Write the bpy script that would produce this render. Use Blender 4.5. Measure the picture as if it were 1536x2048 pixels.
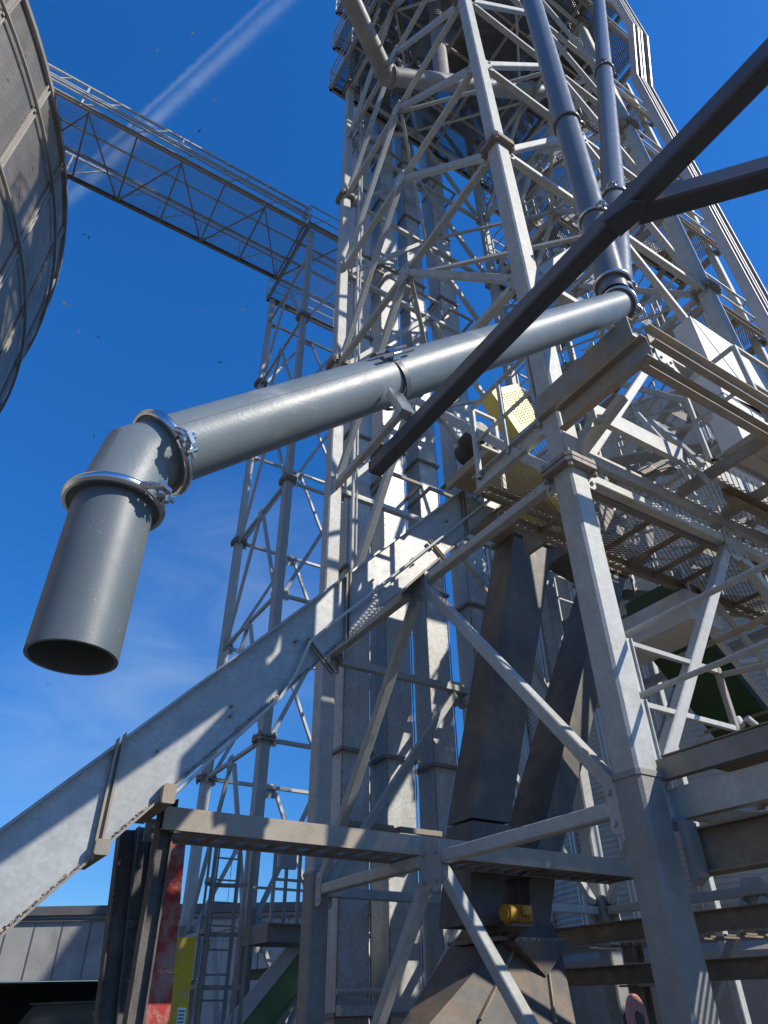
import bpy, math, random
import numpy as np
from mathutils import Vector, Matrix
R = math.radians
random.seed(7)
for o in list(bpy.data.objects): bpy.data.objects.remove(o)
S = bpy.context.scene
C = S.collection
# ------------------------------------------------------------------ camera
F_PX, PITCH, ROLL, EYE = 1356.1, .6305, -.01324, 1.7
def cam_rot():
    c, s = math.cos(PITCH), math.sin(PITCH)
    m = Matrix(((1,0,0),(0,-s,c),(0,c,s)))
    cr, sr = math.cos(ROLL), math.sin(ROLL)
    return Matrix(((cr,sr,0),(-sr,cr,0),(0,0,1))) @ m      # rows: right, up, forward
CR = cam_rot()
cd = bpy.data.cameras.new('camera'); cam = bpy.data.objects.new('camera', cd); C.objects.link(cam)
cd.sensor_fit = 'VERTICAL'; cd.sensor_height = 24.0; cd.lens = 24.0*F_PX/2048
cd.clip_start = .05; cd.clip_end = 3000
cam.matrix_world = Matrix.Translation((0,0,EYE)) @ Matrix((CR[0], CR[1], -CR[2])).transposed().to_4x4()
S.camera = cam
# ------------------------------------------------------------------ light
SUN_AZ, SUN_EL = 113.2, 38.6
w = bpy.data.worlds.new('World'); S.world = w; w.use_nodes = True
nt = w.node_tree; nt.nodes.clear()
def N(t, kind, **k):
    n = t.nodes.new(kind)
    for a, b in k.items(): setattr(n, a, b)
    return n
def L(t, a, b): t.links.new(a, b)
def mathn(t, op, a, b=None, c=None, clamp=False):
    n = N(t, 'ShaderNodeMath', operation=op, use_clamp=clamp)
    for i, x in enumerate((a, b, c)):
        if x is None: continue
        if isinstance(x, (int, float)): n.inputs[i].default_value = x
        else: L(t, x, n.inputs[i])
    return n.outputs[0]
def ray(x, y):
    return CR.transposed() @ Vector(((x-768)/F_PX, (1024-y)/F_PX, 1.0))
sky = N(nt, 'ShaderNodeTexSky', sky_type='NISHITA', sun_disc=False, sun_elevation=R(SUN_EL), sun_rotation=R(SUN_AZ))
sky.altitude = 200; sky.air_density = 1.0; sky.dust_density = .3; sky.ozone_density = 3.0
hs = N(nt, 'ShaderNodeHueSaturation'); hs.inputs['Saturation'].default_value = 1.13; hs.inputs['Value'].default_value = 1.0
tint = N(nt, 'ShaderNodeMix', data_type='RGBA', blend_type='MULTIPLY'); tint.inputs[0].default_value = 1.0; tint.inputs[7].default_value = (1.2, 1.68, 2.36, 1)
L(nt, sky.outputs[0], tint.inputs[6]); L(nt, tint.outputs[2], hs.inputs['Color'])
tc = N(nt, 'ShaderNodeTexCoord')
def dotn(v):
    n = N(nt, 'ShaderNodeVectorMath', operation='DOT_PRODUCT'); L(nt, tc.outputs['Generated'], n.inputs[0]); n.inputs[1].default_value = v; return n.outputs['Value']
d1, d2 = ray(140,385).normalized(), ray(560,0).normalized()
cn = d1.cross(d2).normalized(); along = (d2 - d1).normalized()
def noise(t, scale, detail=5, rough=.55, vec=None, dist=0):
    n = N(t, 'ShaderNodeTexNoise'); n.inputs['Scale'].default_value = scale; n.inputs['Detail'].default_value = detail; n.inputs['Roughness'].default_value = rough; n.inputs['Distortion'].default_value = dist
    if vec is not None: L(t, vec, n.inputs['Vector'])
    return n.outputs['Fac']
nz = noise(nt, 120, 6, .7, tc.outputs['Generated'])
dd = mathn(nt, 'ADD', dotn(cn), mathn(nt, 'MULTIPLY', mathn(nt, 'SUBTRACT', nz, .5), .007))
def gauss(c, wd):
    x = mathn(nt, 'DIVIDE', mathn(nt, 'SUBTRACT', dd, c), wd)
    return mathn(nt, 'POWER', 2.718, mathn(nt, 'MULTIPLY', mathn(nt, 'MULTIPLY', x, x), -1.0))
t_al = dotn(along)
ta, tb = d1.dot(along), d2.dot(along)
fade = N(nt, 'ShaderNodeMapRange'); fade.inputs['From Min'].default_value = ta-.02; fade.inputs['From Max'].default_value = ta+.12*(tb-ta)
fade.inputs['To Min'].default_value = .35; L(nt, t_al, fade.inputs['Value'])
fd2 = N(nt, 'ShaderNodeMapRange'); fd2.inputs['From Min'].default_value = ta+.3*(tb-ta); fd2.inputs['From Max'].default_value = tb+.1
fd2.inputs['To Min'].default_value = 1.0; fd2.inputs['To Max'].default_value = .55; L(nt, t_al, fd2.inputs['Value'])
trail = mathn(nt, 'MULTIPLY', mathn(nt, 'ADD', gauss(.004, .0065), mathn(nt, 'MULTIPLY', gauss(-.009, .0028), .7)), mathn(nt, 'MULTIPLY', fade.outputs[0], fd2.outputs[0]))
trail = mathn(nt, 'MULTIPLY', mathn(nt, 'MULTIPLY', trail, .29), mathn(nt, 'ADD', noise(nt, 22, 5, .6, tc.outputs['Generated']), .2))
trail = mathn(nt, 'MULTIPLY', trail, mathn(nt, 'GREATER_THAN', dotn((d1+d2).normalized()), .6))
# thin cirrus low in the sky
mp = N(nt, 'ShaderNodeMapping'); mp.inputs['Rotation'].default_value = (0, 0, R(25)); mp.inputs['Scale'].default_value = (1.6, 3.0, 5.0); L(nt, tc.outputs['Generated'], mp.inputs['Vector'])
ci = noise(nt, 1.7, 8, .6, mp.outputs[0], 1.2)
cr = N(nt, 'ShaderNodeMapRange'); cr.inputs['From Min'].default_value = .47; cr.inputs['From Max'].default_value = .78; L(nt, ci, cr.inputs['Value'])
low = N(nt, 'ShaderNodeMapRange'); low.inputs['From Min'].default_value = .75; low.inputs['From Max'].default_value = .32; L(nt, dotn((0,0,1)), low.inputs['Value'])
cir = mathn(nt, 'MULTIPLY', mathn(nt, 'MULTIPLY', cr.outputs[0], low.outputs[0]), .62)
def blob(x, y, wd, amt):
    g = N(nt, 'ShaderNodeMapRange'); g.inputs['From Min'].default_value = math.cos(wd); g.inputs['From Max'].default_value = 1.0; L(nt, dotn(ray(x, y).normalized()), g.inputs['Value'])
    return mathn(nt, 'MULTIPLY', g.outputs[0], amt)
bl = mathn(nt, 'ADD', blob(170, 1470, .17, .27), blob(480, 1230, .22, .24))
ci2 = mathn(nt, 'MULTIPLY', bl, mathn(nt, 'ADD', mathn(nt, 'MULTIPLY', noise(nt, 2.6, 7, .6, mp.outputs[0], .8), 1.6), -.35, clamp=True))
cl = mathn(nt, 'ADD', trail, ci2, clamp=True)
mx = N(nt, 'ShaderNodeMix', data_type='RGBA'); L(nt, cl, mx.inputs[0])
hz = N(nt, 'ShaderNodeMapRange'); hz.inputs['From Min'].default_value = .0; hz.inputs['From Max'].default_value = .75; hz.inputs['To Min'].default_value = .54; hz.inputs['To Max'].default_value = 1.0; L(nt, dotn((0,0,1)), hz.inputs['Value'])
dk = N(nt, 'ShaderNodeVectorMath', operation='SCALE'); L(nt, hs.outputs[0], dk.inputs[0]); L(nt, hz.outputs[0], dk.inputs['Scale'])
L(nt, dk.outputs[0], mx.inputs[6]); mx.inputs[7].default_value = (6.6, 8.2, 9.6, 1)
bg = N(nt, 'ShaderNodeBackground'); bg.inputs['Strength'].default_value = .092
wo = N(nt, 'ShaderNodeOutputWorld'); L(nt, mx.outputs[2], bg.inputs['Color']); L(nt, bg.outputs[0], wo.inputs['Surface'])
sd = Vector((math.sin(R(SUN_AZ))*math.cos(R(SUN_EL)), math.cos(R(SUN_AZ))*math.cos(R(SUN_EL)), math.sin(R(SUN_EL))))
ld = bpy.data.lights.new('sun', 'SUN'); ld.energy = 5.0; ld.angle = R(.53); ld.color = (1, .92, .79)
lo = bpy.data.objects.new('sun', ld); C.objects.link(lo); lo.rotation_euler = sd.to_track_quat('Z', 'Y').to_euler()
S.view_settings.view_transform = 'Standard'; S.view_settings.look = 'None'; S.view_settings.gamma = 1; S.view_settings.exposure = 0.0
# ------------------------------------------------------------------ frame of the plant: p along the front, q away, z up
BX, BY, AN = 1.7263, 4.8953, 2.13219
U = Vector((math.cos(AN), math.sin(AN), 0)); V = Vector((math.sin(AN), -math.cos(AN), 0)); Z = Vector((0,0,1))
def W(p, q, z): return Vector((BX, BY, 0)) + V*p + U*q + Z*z
def toL(P):
    d = Vector((P[0]-BX, P[1]-BY, 0)); return (d.dot(V), d.dot(U), P[2])
def at(x, y, Zc=None, **k):
    """point of the place seen at (x, y) on one known plane p=, q= or z= of the plant, or at a known depth"""
    d = ray(x, y); o = Vector((0,0,EYE))
    if Zc is not None: return o + d*Zc
    (n, v), = k.items(); i = 'pqz'.index(n)
    dl = (d.dot(V), d.dot(U), d.z); ol = toL(o)
    return o + d*((v-ol[i])/dl[i])
# ------------------------------------------------------------------ mesh helpers
class MB:
    def __init__(s): s.v = []; s.f = []
    def add(s, vs, fs):
        n = len(s.v); s.v += [tuple(x) for x in vs]; s.f += [tuple(i+n for i in f) for f in fs]; return s
    def arr(s, vs, quads):
        n = len(s.v); s.v += vs.tolist(); s.f += (quads+n).tolist(); return s
    def prism(s, sec, a, b, ref=Z, caps=True):
        a, b = Vector(a), Vector(b); d = (b-a).normalized()
        x = ref - d*ref.dot(d)
        if x.length < 1e-4: x = V - d*V.dot(d)
        x.normalize(); y = d.cross(x); n = len(sec)
        vs = [a + x*c[0] + y*c[1] for c in sec] + [b + x*c[0] + y*c[1] for c in sec]
        fs = [(i, (i+1) % n, n+(i+1) % n, n+i) for i in range(n)]
        if caps: fs += [tuple(range(n))[::-1], tuple(range(n, 2*n))]
        return s.add(vs, fs)
    def box(s, a, b, h, wd=None, ref=Z, c=None):
        wd = h if wd is None else wd
        c = min(h, wd)*.09 if c is None else c
        h2, w2 = h/2, wd/2
        sec = [(-h2+c,-w2),(h2-c,-w2),(h2,-w2+c),(h2,w2-c),(h2-c,w2),(-h2+c,w2),(-h2,w2-c),(-h2,-w2+c)]
        return s.prism(sec, a, b, ref)
    def lb(s, p0, p1, q0, q1, z0, z1):
        vs = [W(p,q,z) for z in (z0,z1) for q in (q0,q1) for p in (p0,p1)]
        return s.add(vs, [(0,2,3,1),(4,5,7,6),(0,1,5,4),(2,6,7,3),(0,4,6,2),(1,3,7,5)])
    def cyl(s, a, b, r, n=12, r2=None, caps=True):
        r2 = r if r2 is None else r2
        a, b = Vector(a), Vector(b); d = (b-a).normalized()
        x = d.orthogonal().normalized(); y = d.cross(x)
        cs = [(math.cos(2*math.pi*i/n), math.sin(2*math.pi*i/n)) for i in range(n)]
        vs = [a + (x*c+y*e)*r for c, e in cs] + [b + (x*c+y*e)*r2 for c, e in cs]
        fs = [(i, (i+1) % n, n+(i+1) % n, n+i) for i in range(n)]
        if caps: fs += [tuple(range(n))[::-1], tuple(range(n, 2*n))]
        return s.add(vs, fs)
    def tubepath(s, pts, r, n=8):
        pts = [Vector(p) for p in pts]; vs = []; x = None
        for i, p in enumerate(pts):
            d = (pts[min(i+1, len(pts)-1)] - pts[max(i-1, 0)]).normalized()
            x = d.orthogonal().normalized() if x is None else (x - d*x.dot(d)).normalized()
            y = d.cross(x)
            vs += [p + (x*math.cos(2*math.pi*k/n) + y*math.sin(2*math.pi*k/n))*r for k in range(n)]
        fs = [(i*n+k, i*n+(k+1) % n, (i+1)*n+(k+1) % n, (i+1)*n+k) for i in range(len(pts)-1) for k in range(n)]
        fs += [tuple(range(n))[::-1], tuple(range(len(vs)-n, len(vs)))]
        return s.add(vs, fs)
    def ring(s, c, ax, prof, n=40, a0=0, a1=2*math.pi, x=None):
        """closed profile [(radius, height)] turned about an axis"""
        c, ax = Vector(c), Vector(ax).normalized()
        x = ax.orthogonal().normalized() if x is None else (x - ax*x.dot(ax)).normalized()
        y = ax.cross(x); full = abs(a1-a0-2*math.pi) < 1e-6; m = n if full else n+1; k = len(prof)
        vs = []
        for i in range(m):
            t = a0+(a1-a0)*i/n; e = x*math.cos(t)+y*math.sin(t)
            vs += [c + e*r + ax*h for r, h in prof]
        fs = []
        for i in range(n):
            j = (i+1) % m
            fs += [(i*k+g, j*k+g, j*k+(g+1) % k, i*k+(g+1) % k) for g in range(k)]
        if not full: fs += [tuple(range(k))[::-1], tuple(range((m-1)*k, m*k))]
        return s.add(vs, fs)
    def plate(s, pts, nrm, t):
        pts = [Vector(p) for p in pts]; n = len(pts); d = Vector(nrm).normalized()*t
        vs = pts + [p+d for p in pts]
        return s.add(vs, [tuple(range(n))[::-1], tuple(range(n, 2*n))] + [(i, (i+1) % n, n+(i+1) % n, n+i) for i in range(n)])
    def bolt(s, p, nrm, r=.022, h=.025):
        p = Vector(p); n = Vector(nrm).normalized()
        return s.cyl(p, p+n*h, r, 6)
    def expanded(s, o, e1, e2, l1, l2, c1, c2, wd=.006, tilt=.7, skip=None):
        """expanded metal: crossing strands on the rectangle o + e1*l1 + e2*l2"""
        o, e1, e2 = np.array(o), np.array(e1), np.array(e2); up = np.cross(e1, e2); up /= np.linalg.norm(up)
        n1, n2 = int(l1/c1), int(l2/c2*2)
        i, j = np.meshgrid(np.arange(n1), np.arange(n2), indexing='ij'); i = i.ravel(); j = j.ravel()
        off = (j % 2)*.5
        A = np.stack([(i+off)*c1, j*c2/2], 1)
        q = []
        for sg in (-.5, .5):
            Bp = np.stack([(i+off+sg)*c1, (j+1)*c2/2], 1)
            ok = (Bp[:,0] >= 0) & (Bp[:,0] <= l1) & (A[:,0] <= l1)
            if skip is not None: ok &= ~skip(A[:,0], A[:,1])
            a, b = A[ok], Bp[ok]
            P = o + a[:,:1]*e1 + a[:,1:]*e2; Q = o + b[:,:1]*e1 + b[:,1:]*e2
            d = (Q-P); d /= np.linalg.norm(d, axis=1)[:,None]
            side = np.repeat(((e2*math.cos(tilt) + up*math.sin(tilt))*wd)[None], len(P), 0)
            q.append(np.stack([P-side, Q-side, Q+side, P+side], 1))
        q = np.concatenate(q).reshape(-1, 3)
        return s.arr(q, np.arange(len(q)).reshape(-1, 4))
    def build(s, name, mat, parent=None, smooth=None, label=None):
        me = bpy.data.meshes.new(name)
        off = OFF.get(parent.name, Vector()) if parent else (sum((Vector(x) for x in s.v), Vector())/max(1, len(s.v)) if s.v else Vector())
        if not parent:
            off.z = min(x[2] for x in s.v)
        ox, oy, oz = off
        me.from_pydata([(x-ox, y-oy, z-oz) for x, y, z in s.v], [], s.f)
        me.materials.append(M[mat]); me.validate()
        if smooth is not None:
            me.polygons.foreach_set('use_smooth', [True]*len(me.polygons)); me.set_sharp_from_angle(angle=R(smooth))
        o = bpy.data.objects.new(name, me); C.objects.link(o)
        if parent: o.parent = parent
        else: o.location = off
        OFF[o.name] = off
        if label: o['label'] = label
        return o
OFF = {}
def thing(name, label, cat, loc, group=None):
    o = bpy.data.objects.new(name, None); C.objects.link(o); o.location = loc; o.empty_display_size = .2
    OFF[o.name] = Vector(loc); o['label'] = label; o['category'] = cat
    if group: o['group'] = group
    return o
def tag(o, label, cat, group=None):
    o['label'] = label; o['category'] = cat
    if group: o['group'] = group
    return o
def struct(o): o['kind'] = 'structure'; return o
# ------------------------------------------------------------------ materials
M = {}
def mat(name, c, c2=None, rough=.5, metal=0., ns=6, amt=.5, dust=None, damt=.5, ds=2.2, bump=.0, bs=40, streak=False, speck=None, dlo=.5, dhi=.68, spangle=0):
    m = bpy.data.materials.new(name); m.use_nodes = True; t = m.node_tree; b = t.nodes['Principled BSDF']
    g = N(t, 'ShaderNodeNewGeometry'); vec = g.outputs['Position']
    sv = vec
    if streak:
        mp = N(t, 'ShaderNodeMapping'); mp.inputs['Scale'].default_value = (1, 1, .12); L(t, vec, mp.inputs['Vector']); sv = mp.outputs[0]
    f = noise(t, ns, 6, .6, sv)
    r = N(t, 'ShaderNodeMapRange'); r.inputs['From Min'].default_value = .35; r.inputs['From Max'].default_value = .68; L(t, f, r.inputs['Value'])
    x = N(t, 'ShaderNodeMix', data_type='RGBA'); L(t, mathn(t, 'MULTIPLY', r.outputs[0], amt), x.inputs[0])
    c2 = c2 or tuple(k*.72 for k in c)
    x.inputs[6].default_value = (*c, 1); x.inputs[7].default_value = (*c2, 1); col = x.outputs[2]
    if spangle:
        vo = N(t, 'ShaderNodeTexVoronoi'); vo.inputs['Scale'].default_value = 28; L(t, vec, vo.inputs['Vector'])
        bw = N(t, 'ShaderNodeSeparateColor'); L(t, vo.outputs['Color'], bw.inputs[0])
        x3 = N(t, 'ShaderNodeMix', data_type='RGBA', blend_type='MULTIPLY'); x3.inputs[0].default_value = 1.0
        mr = N(t, 'ShaderNodeMapRange'); mr.inputs['To Min'].default_value = 1-spangle; mr.inputs['To Max'].default_value = 1+spangle*.4; L(t, bw.outputs[0], mr.inputs['Value'])
        cc = N(t, 'ShaderNodeCombineColor')
        for k in range(3): L(t, mr.outputs[0], cc.inputs[k])
        L(t, col, x3.inputs[6]); L(t, cc.outputs[0], x3.inputs[7]); col = x3.outputs[2]
    if dust:
        fd = noise(t, ds, 8, .68, vec, .4)
        r2 = N(t, 'ShaderNodeMapRange'); r2.inputs['From Min'].default_value = dlo; r2.inputs['From Max'].default_value = dhi; L(t, fd, r2.inputs['Value'])
        x2 = N(t, 'ShaderNodeMix', data_type='RGBA'); L(t, mathn(t, 'MULTIPLY', r2.outputs[0], damt), x2.inputs[0]); L(t, col, x2.inputs[6]); x2.inputs[7].default_value = (*dust, 1); col = x2.outputs[2]
    if speck:
        vo = N(t, 'ShaderNodeTexVoronoi'); vo.inputs['Scale'].default_value = 45; L(t, vec, vo.inputs['Vector'])
        sm = mathn(t, 'MULTIPLY', mathn(t, 'LESS_THAN', vo.outputs['Distance'], .06), mathn(t, 'GREATER_THAN', noise(t, 9, 3, .5, vec), .56))
        x4 = N(t, 'ShaderNodeMix', data_type='RGBA'); L(t, sm, x4.inputs[0]); L(t, col, x4.inputs[6]); x4.inputs[7].default_value = (*speck, 1); col = x4.outputs[2]
    if name.startswith(('galv', 'dusty', 'brown', 'trunk', 'conv', 'silo')):
        oi = N(t, 'ShaderNodeObjectInfo'); hv = N(t, 'ShaderNodeHueSaturation'); L(t, col, hv.inputs['Color'])
        mv = N(t, 'ShaderNodeMapRange'); mv.inputs['To Min'].default_value = .84; mv.inputs['To Max'].default_value = 1.08; L(t, oi.outputs['Random'], mv.inputs['Value']); L(t, mv.outputs[0], hv.inputs['Value']); col = hv.outputs[0]
    L(t, col, b.inputs['Base Color'])
    fr = noise(t, ns*3, 5, .6, vec)
    mr = N(t, 'ShaderNodeMapRange'); mr.inputs['To Min'].default_value = max(.05, rough-.12); mr.inputs['To Max'].default_value = min(1, rough+.15); L(t, fr, mr.inputs['Value'])
    L(t, mr.outputs[0], b.inputs['Roughness']); b.inputs['Metallic'].default_value = metal
    if bump:
        bp = N(t, 'ShaderNodeBump'); bp.inputs['Strength'].default_value = bump; bp.inputs['Distance'].default_value = .01
        L(t, noise(t, bs, 5, .6, vec), bp.inputs['Height']); L(t, bp.outputs[0], b.inputs['Normal'])
    M[name] = m; return m
TAN = (.36,.29,.2)
mat('galvanised', (.5,.515,.49), (.4,.415,.4), .55, .0, 5, .8, TAN, .45, 1.6, .12, 60, spangle=.1)
mat('galvanised_far', (.5,.515,.5), (.4,.415,.41), .5, .0, 4, .8)
mat('trunk', (.6,.61,.6), (.47,.49,.49), .42, .0, 4, .9, TAN, .35, 1.1, .15, 25, True, spangle=.16)
mat('dusty_steel', (.33,.32,.3), (.24,.22,.19), .7, .0, 5, .9, TAN, .85, 2.5, .35, 50, dlo=.42, dhi=.6)
mat('brown_steel', (.27,.22,.16), (.2,.15,.1), .75, .0, 4, .9, (.42,.34,.22), .8, 3, .4, 60)
mat('flange', (.3,.28,.25), (.2,.17,.14), .6, .0, 12, .9, (.3,.2,.12), .6, 6, .3, 60)
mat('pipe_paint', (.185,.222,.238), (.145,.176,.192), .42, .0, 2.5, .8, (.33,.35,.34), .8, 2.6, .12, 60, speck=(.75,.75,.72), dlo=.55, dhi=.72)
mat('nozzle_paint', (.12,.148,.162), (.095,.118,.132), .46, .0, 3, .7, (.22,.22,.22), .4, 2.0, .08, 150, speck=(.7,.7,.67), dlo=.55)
mat('riser_paint', (.175,.19,.2), (.14,.155,.165), .3, .0, 3, .7)
mat('old_spout', (.34,.32,.3), (.22,.21,.2), .5, .0, 2, .9, (.2,.17,.14), .7, 1.2)
mat('inner_dark', (.03,.03,.032), None, .7)
mat('zinc', (.62,.65,.68), (.52,.53,.53), .22, 1.0, 5, .6)
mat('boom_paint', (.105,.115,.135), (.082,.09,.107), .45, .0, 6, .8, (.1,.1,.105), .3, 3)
mat('conveyor', (.43,.455,.455), (.34,.36,.36), .42, .0, 3.5, .8, (.45,.4,.32), .4, 1.4, .1, 40, spangle=.12)
mat('chaff', (.5,.42,.29), (.36,.28,.18), .95, .0, 40, .9, None, 0, 2, 1.0, 120)
mat('leg_dusty', (.3,.3,.29), (.23,.225,.21), .65, .0, 6, .9, TAN, .45, 2.0, .35, 70)
mat('walk_steel', (.37,.335,.28), (.27,.24,.195), .6, .0, 5, .9, TAN, .6, 2.5, .3, 60)
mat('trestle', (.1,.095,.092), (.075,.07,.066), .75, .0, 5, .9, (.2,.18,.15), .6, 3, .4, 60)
mat('deck_mesh', (.17,.165,.155), (.12,.11,.1), .6, .1, 8, .8)
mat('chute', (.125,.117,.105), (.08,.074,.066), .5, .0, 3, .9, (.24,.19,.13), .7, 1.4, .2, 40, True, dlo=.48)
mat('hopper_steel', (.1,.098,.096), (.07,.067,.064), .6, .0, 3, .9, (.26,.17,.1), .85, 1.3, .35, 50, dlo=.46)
mat('silo_sheet', (.66,.68,.68), (.54,.55,.54), .38, .25, 1.2, .9, (.3,.24,.17), .5, .35, .05, 30, True)
mat('silo_old', (.42,.395,.355), (.3,.28,.25), .5, .3, 1.2, .9, (.24,.19,.14), .7, .4, .1, 30, True)
mat('concrete', (.34,.31,.28), (.25,.225,.2), .9, 0, 1.5, .8, (.22,.18,.14), .7, .5, .5, 30)
mat('panel_wall', (.6,.6,.585), (.5,.5,.49), .85, 0, 1.2, .8, (.22,.2,.18), .5, .4, .4, 40)
mat('coping', (.2,.2,.205), None, .5, 0, 3)
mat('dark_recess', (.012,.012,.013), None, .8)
mat('yellow_guard', (.72,.6,.14), (.62,.5,.1), .45, 0, 8, .6, (.72,.67,.5), .5, 2.5)
mat('yellow_paint', (.74,.55,.02), (.66,.48,.02), .5, 0, 5, .5, (.5,.45,.34), .6, 9, .6, 90, dlo=.5, dhi=.64)
mat('red_paint', (.4,.03,.025), (.33,.03,.025), .5, 0, 5, .5, (.42,.33,.28), .7, 5, .5, 90, True, dlo=.46, dhi=.62)
mat('motor_yellow', (.5,.28,.015), (.36,.2,.02), .5, 0, 15, .8, (.2,.13,.06), .7, 14)
mat('green_paint', (.035,.085,.03), (.025,.055,.022), .45, 0, 3, .8, (.1,.1,.06), .5, 2)
mat('pale_green', (.2,.3,.13), (.13,.22,.08), .5, 0, 3, .8, (.25,.25,.15), .5, 2)
mat('white_sheet', (.7,.69,.66), (.6,.59,.56), .5, 0, 3, .7, (.45,.4,.33), .3, 1.5, .1, 30)
mat('emblem', (.72,.74,.74), None, .5)
mat('emblem_green', (.03,.22,.16), None, .5)
mat('cable', (.03,.03,.033), None, .5)
mat('grating', (.4,.39,.36), (.3,.27,.23), .55, .2, 8, .8, TAN, .5, 3)
mat('truck_paint', (.012,.014,.014), None, .2)
mat('glass', (.03,.035,.04), None, .06)
mat('tray', (.58,.56,.55), (.48,.46,.45), .4, .2, 6, .7)
mat('pink', (.5,.24,.24), (.4,.16,.16), .6, 0, 12)
mat('gravel', (.11,.097,.08), (.075,.066,.056), .95, 0, .8, .9, (.19,.165,.13), .6, .2, .6, 8)
mat('bird_white', (.75,.75,.75), None, .7); mat('bird_dark', (.04,.04,.045), None, .7)
mat('wire', (.42,.36,.28), None, .7)
# ------------------------------------------------------------------ ground
g = MB(); g.add([(-900,-900,0),(900,-900,0),(900,900,0),(-900,900,0)], [(0,1,2,3)])
struct(g.build('ground', 'gravel'))
# ------------------------------------------------------------------ corrugated silos
def silo(root, cx, cy, r, H, z0, mtl, seg, roof=True, stiff=32, rings=(), pitch=.1, depth=.012, eave=True):
    nz = int((H-z0)/pitch*4); k = np.arange(nz+1); zz = z0+(H-z0)*k/nz; rr = r + depth*np.sin(k*math.pi/2+.4)
    t = np.arange(seg)*2*math.pi/seg
    v = np.stack([cx+rr[:,None]*np.cos(t), cy+rr[:,None]*np.sin(t), np.repeat(zz[:,None], seg, 1)], 2).reshape(-1, 3)
    i, j = np.meshgrid(np.arange(nz), np.arange(seg), indexing='ij'); i, j = i.ravel(), j.ravel(); jn = (j+1) % seg
    b = MB().arr(v, np.stack([i*seg+j, i*seg+jn, (i+1)*seg+jn, (i+1)*seg+j], 1)); b.build('corrugated_wall', mtl, root, 40)
    if roof:
        b = MB(); ap = Vector((cx, cy, H+r*.5)); n = 96
        b.add([ap]+[(cx+(r+.12)*math.cos(2*math.pi*k/n), cy+(r+.12)*math.sin(2*math.pi*k/n), H-.02) for k in range(n)], [(0, 1+k, 1+(k+1) % n) for k in range(n)]); b.build('roof', mtl, root)
        b = MB().ring((cx, cy, H), Z, [(r-.02,-.1),(r+.13,-.1),(r+.13,.06),(r-.02,.06)], 120); b.build('eave_ring', mtl, root, 40)
    for q in range(stiff):
        a = 2*math.pi*q/stiff; e = Vector((math.cos(a), math.sin(a), 0)); tt = Vector((-e.y, e.x, 0)); b = MB()
        base = Vector((cx, cy, 0)) + e*(r+depth)
        for s in (-.07, .07): b.box(base+tt*s+e*.035+Z*z0, base+tt*s+e*.035+Z*(H-.05), .07, .05, e, .004)
        b.box(base+e*.01+Z*z0, base+e*.01+Z*(H-.05), .02, .1, e, .002)
        b.build('stiffener', mtl, root)
    b = MB(); b2 = None
    for zr in rings:
        MB().ring((cx, cy, zr), Z, [(r+.09,-.03),(r+.17,-.03),(r+.17,.05),(r+.09,.05)], 160).build('wind_ring', mtl, root, 40)
    # bolt seams
    b = MB()
    for q in range(stiff):
        a = 2*math.pi*(q+.5)/stiff
        e = Vector((math.cos(a), math.sin(a), 0)); tt = Vector((-e.y, e.x, 0))
        for s in (-.02, .02):
            for zz_ in np.arange(z0+.1, H-.1, .2): b.add([Vector((cx,cy,0))+e*(r+.017)+tt*(s+u1)+Z*(zz_+u2) for u1, u2 in ((-.012,-.012),(.012,-.012),(.012,.012),(-.012,.012))], [(0,1,2,3)])
    b.build('bolt_seams', 'flange', root)
t = thing('grain_silo', 'weathered brown grey corrugated silo filling the upper left corner, with curved wind rings', 'silo', (-23.91, 5.94, 0))
silo(t, -23.91, 5.94, 15.0, 22.2, 0, 'silo_old', 220, True, 44, [2.5+3.05*k for k in range(7)], pitch=.14, depth=.016)
a2 = R(28.2); c2 = (26*math.sin(a2), 26*math.cos(a2)); R2 = 8.05
t = thing('grain_silo', 'shiny corrugated silo on a concrete base behind the lower right of the main tower', 'silo', (c2[0], c2[1], 0))
silo(t, c2[0], c2[1], R2, 17.6, 2.75, 'silo_sheet', 150, True, 30, [], pitch=.13, depth=.03)
MB().ring((c2[0], c2[1], 0), Z, [(R2-.3,0),(R2+.35,0),(R2+.35,2.55),(R2+.12,2.75),(R2-.3,2.75)], 90).build('concrete_base', 'concrete', t, 30)
b = MB().ring((c2[0], c2[1], 0), Z, [(R2,2.72),(R2+.16,2.72),(R2+.16,2.95),(R2,2.95)], 90); b.build('base_angle', 'brown_steel', t, 30)
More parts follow.
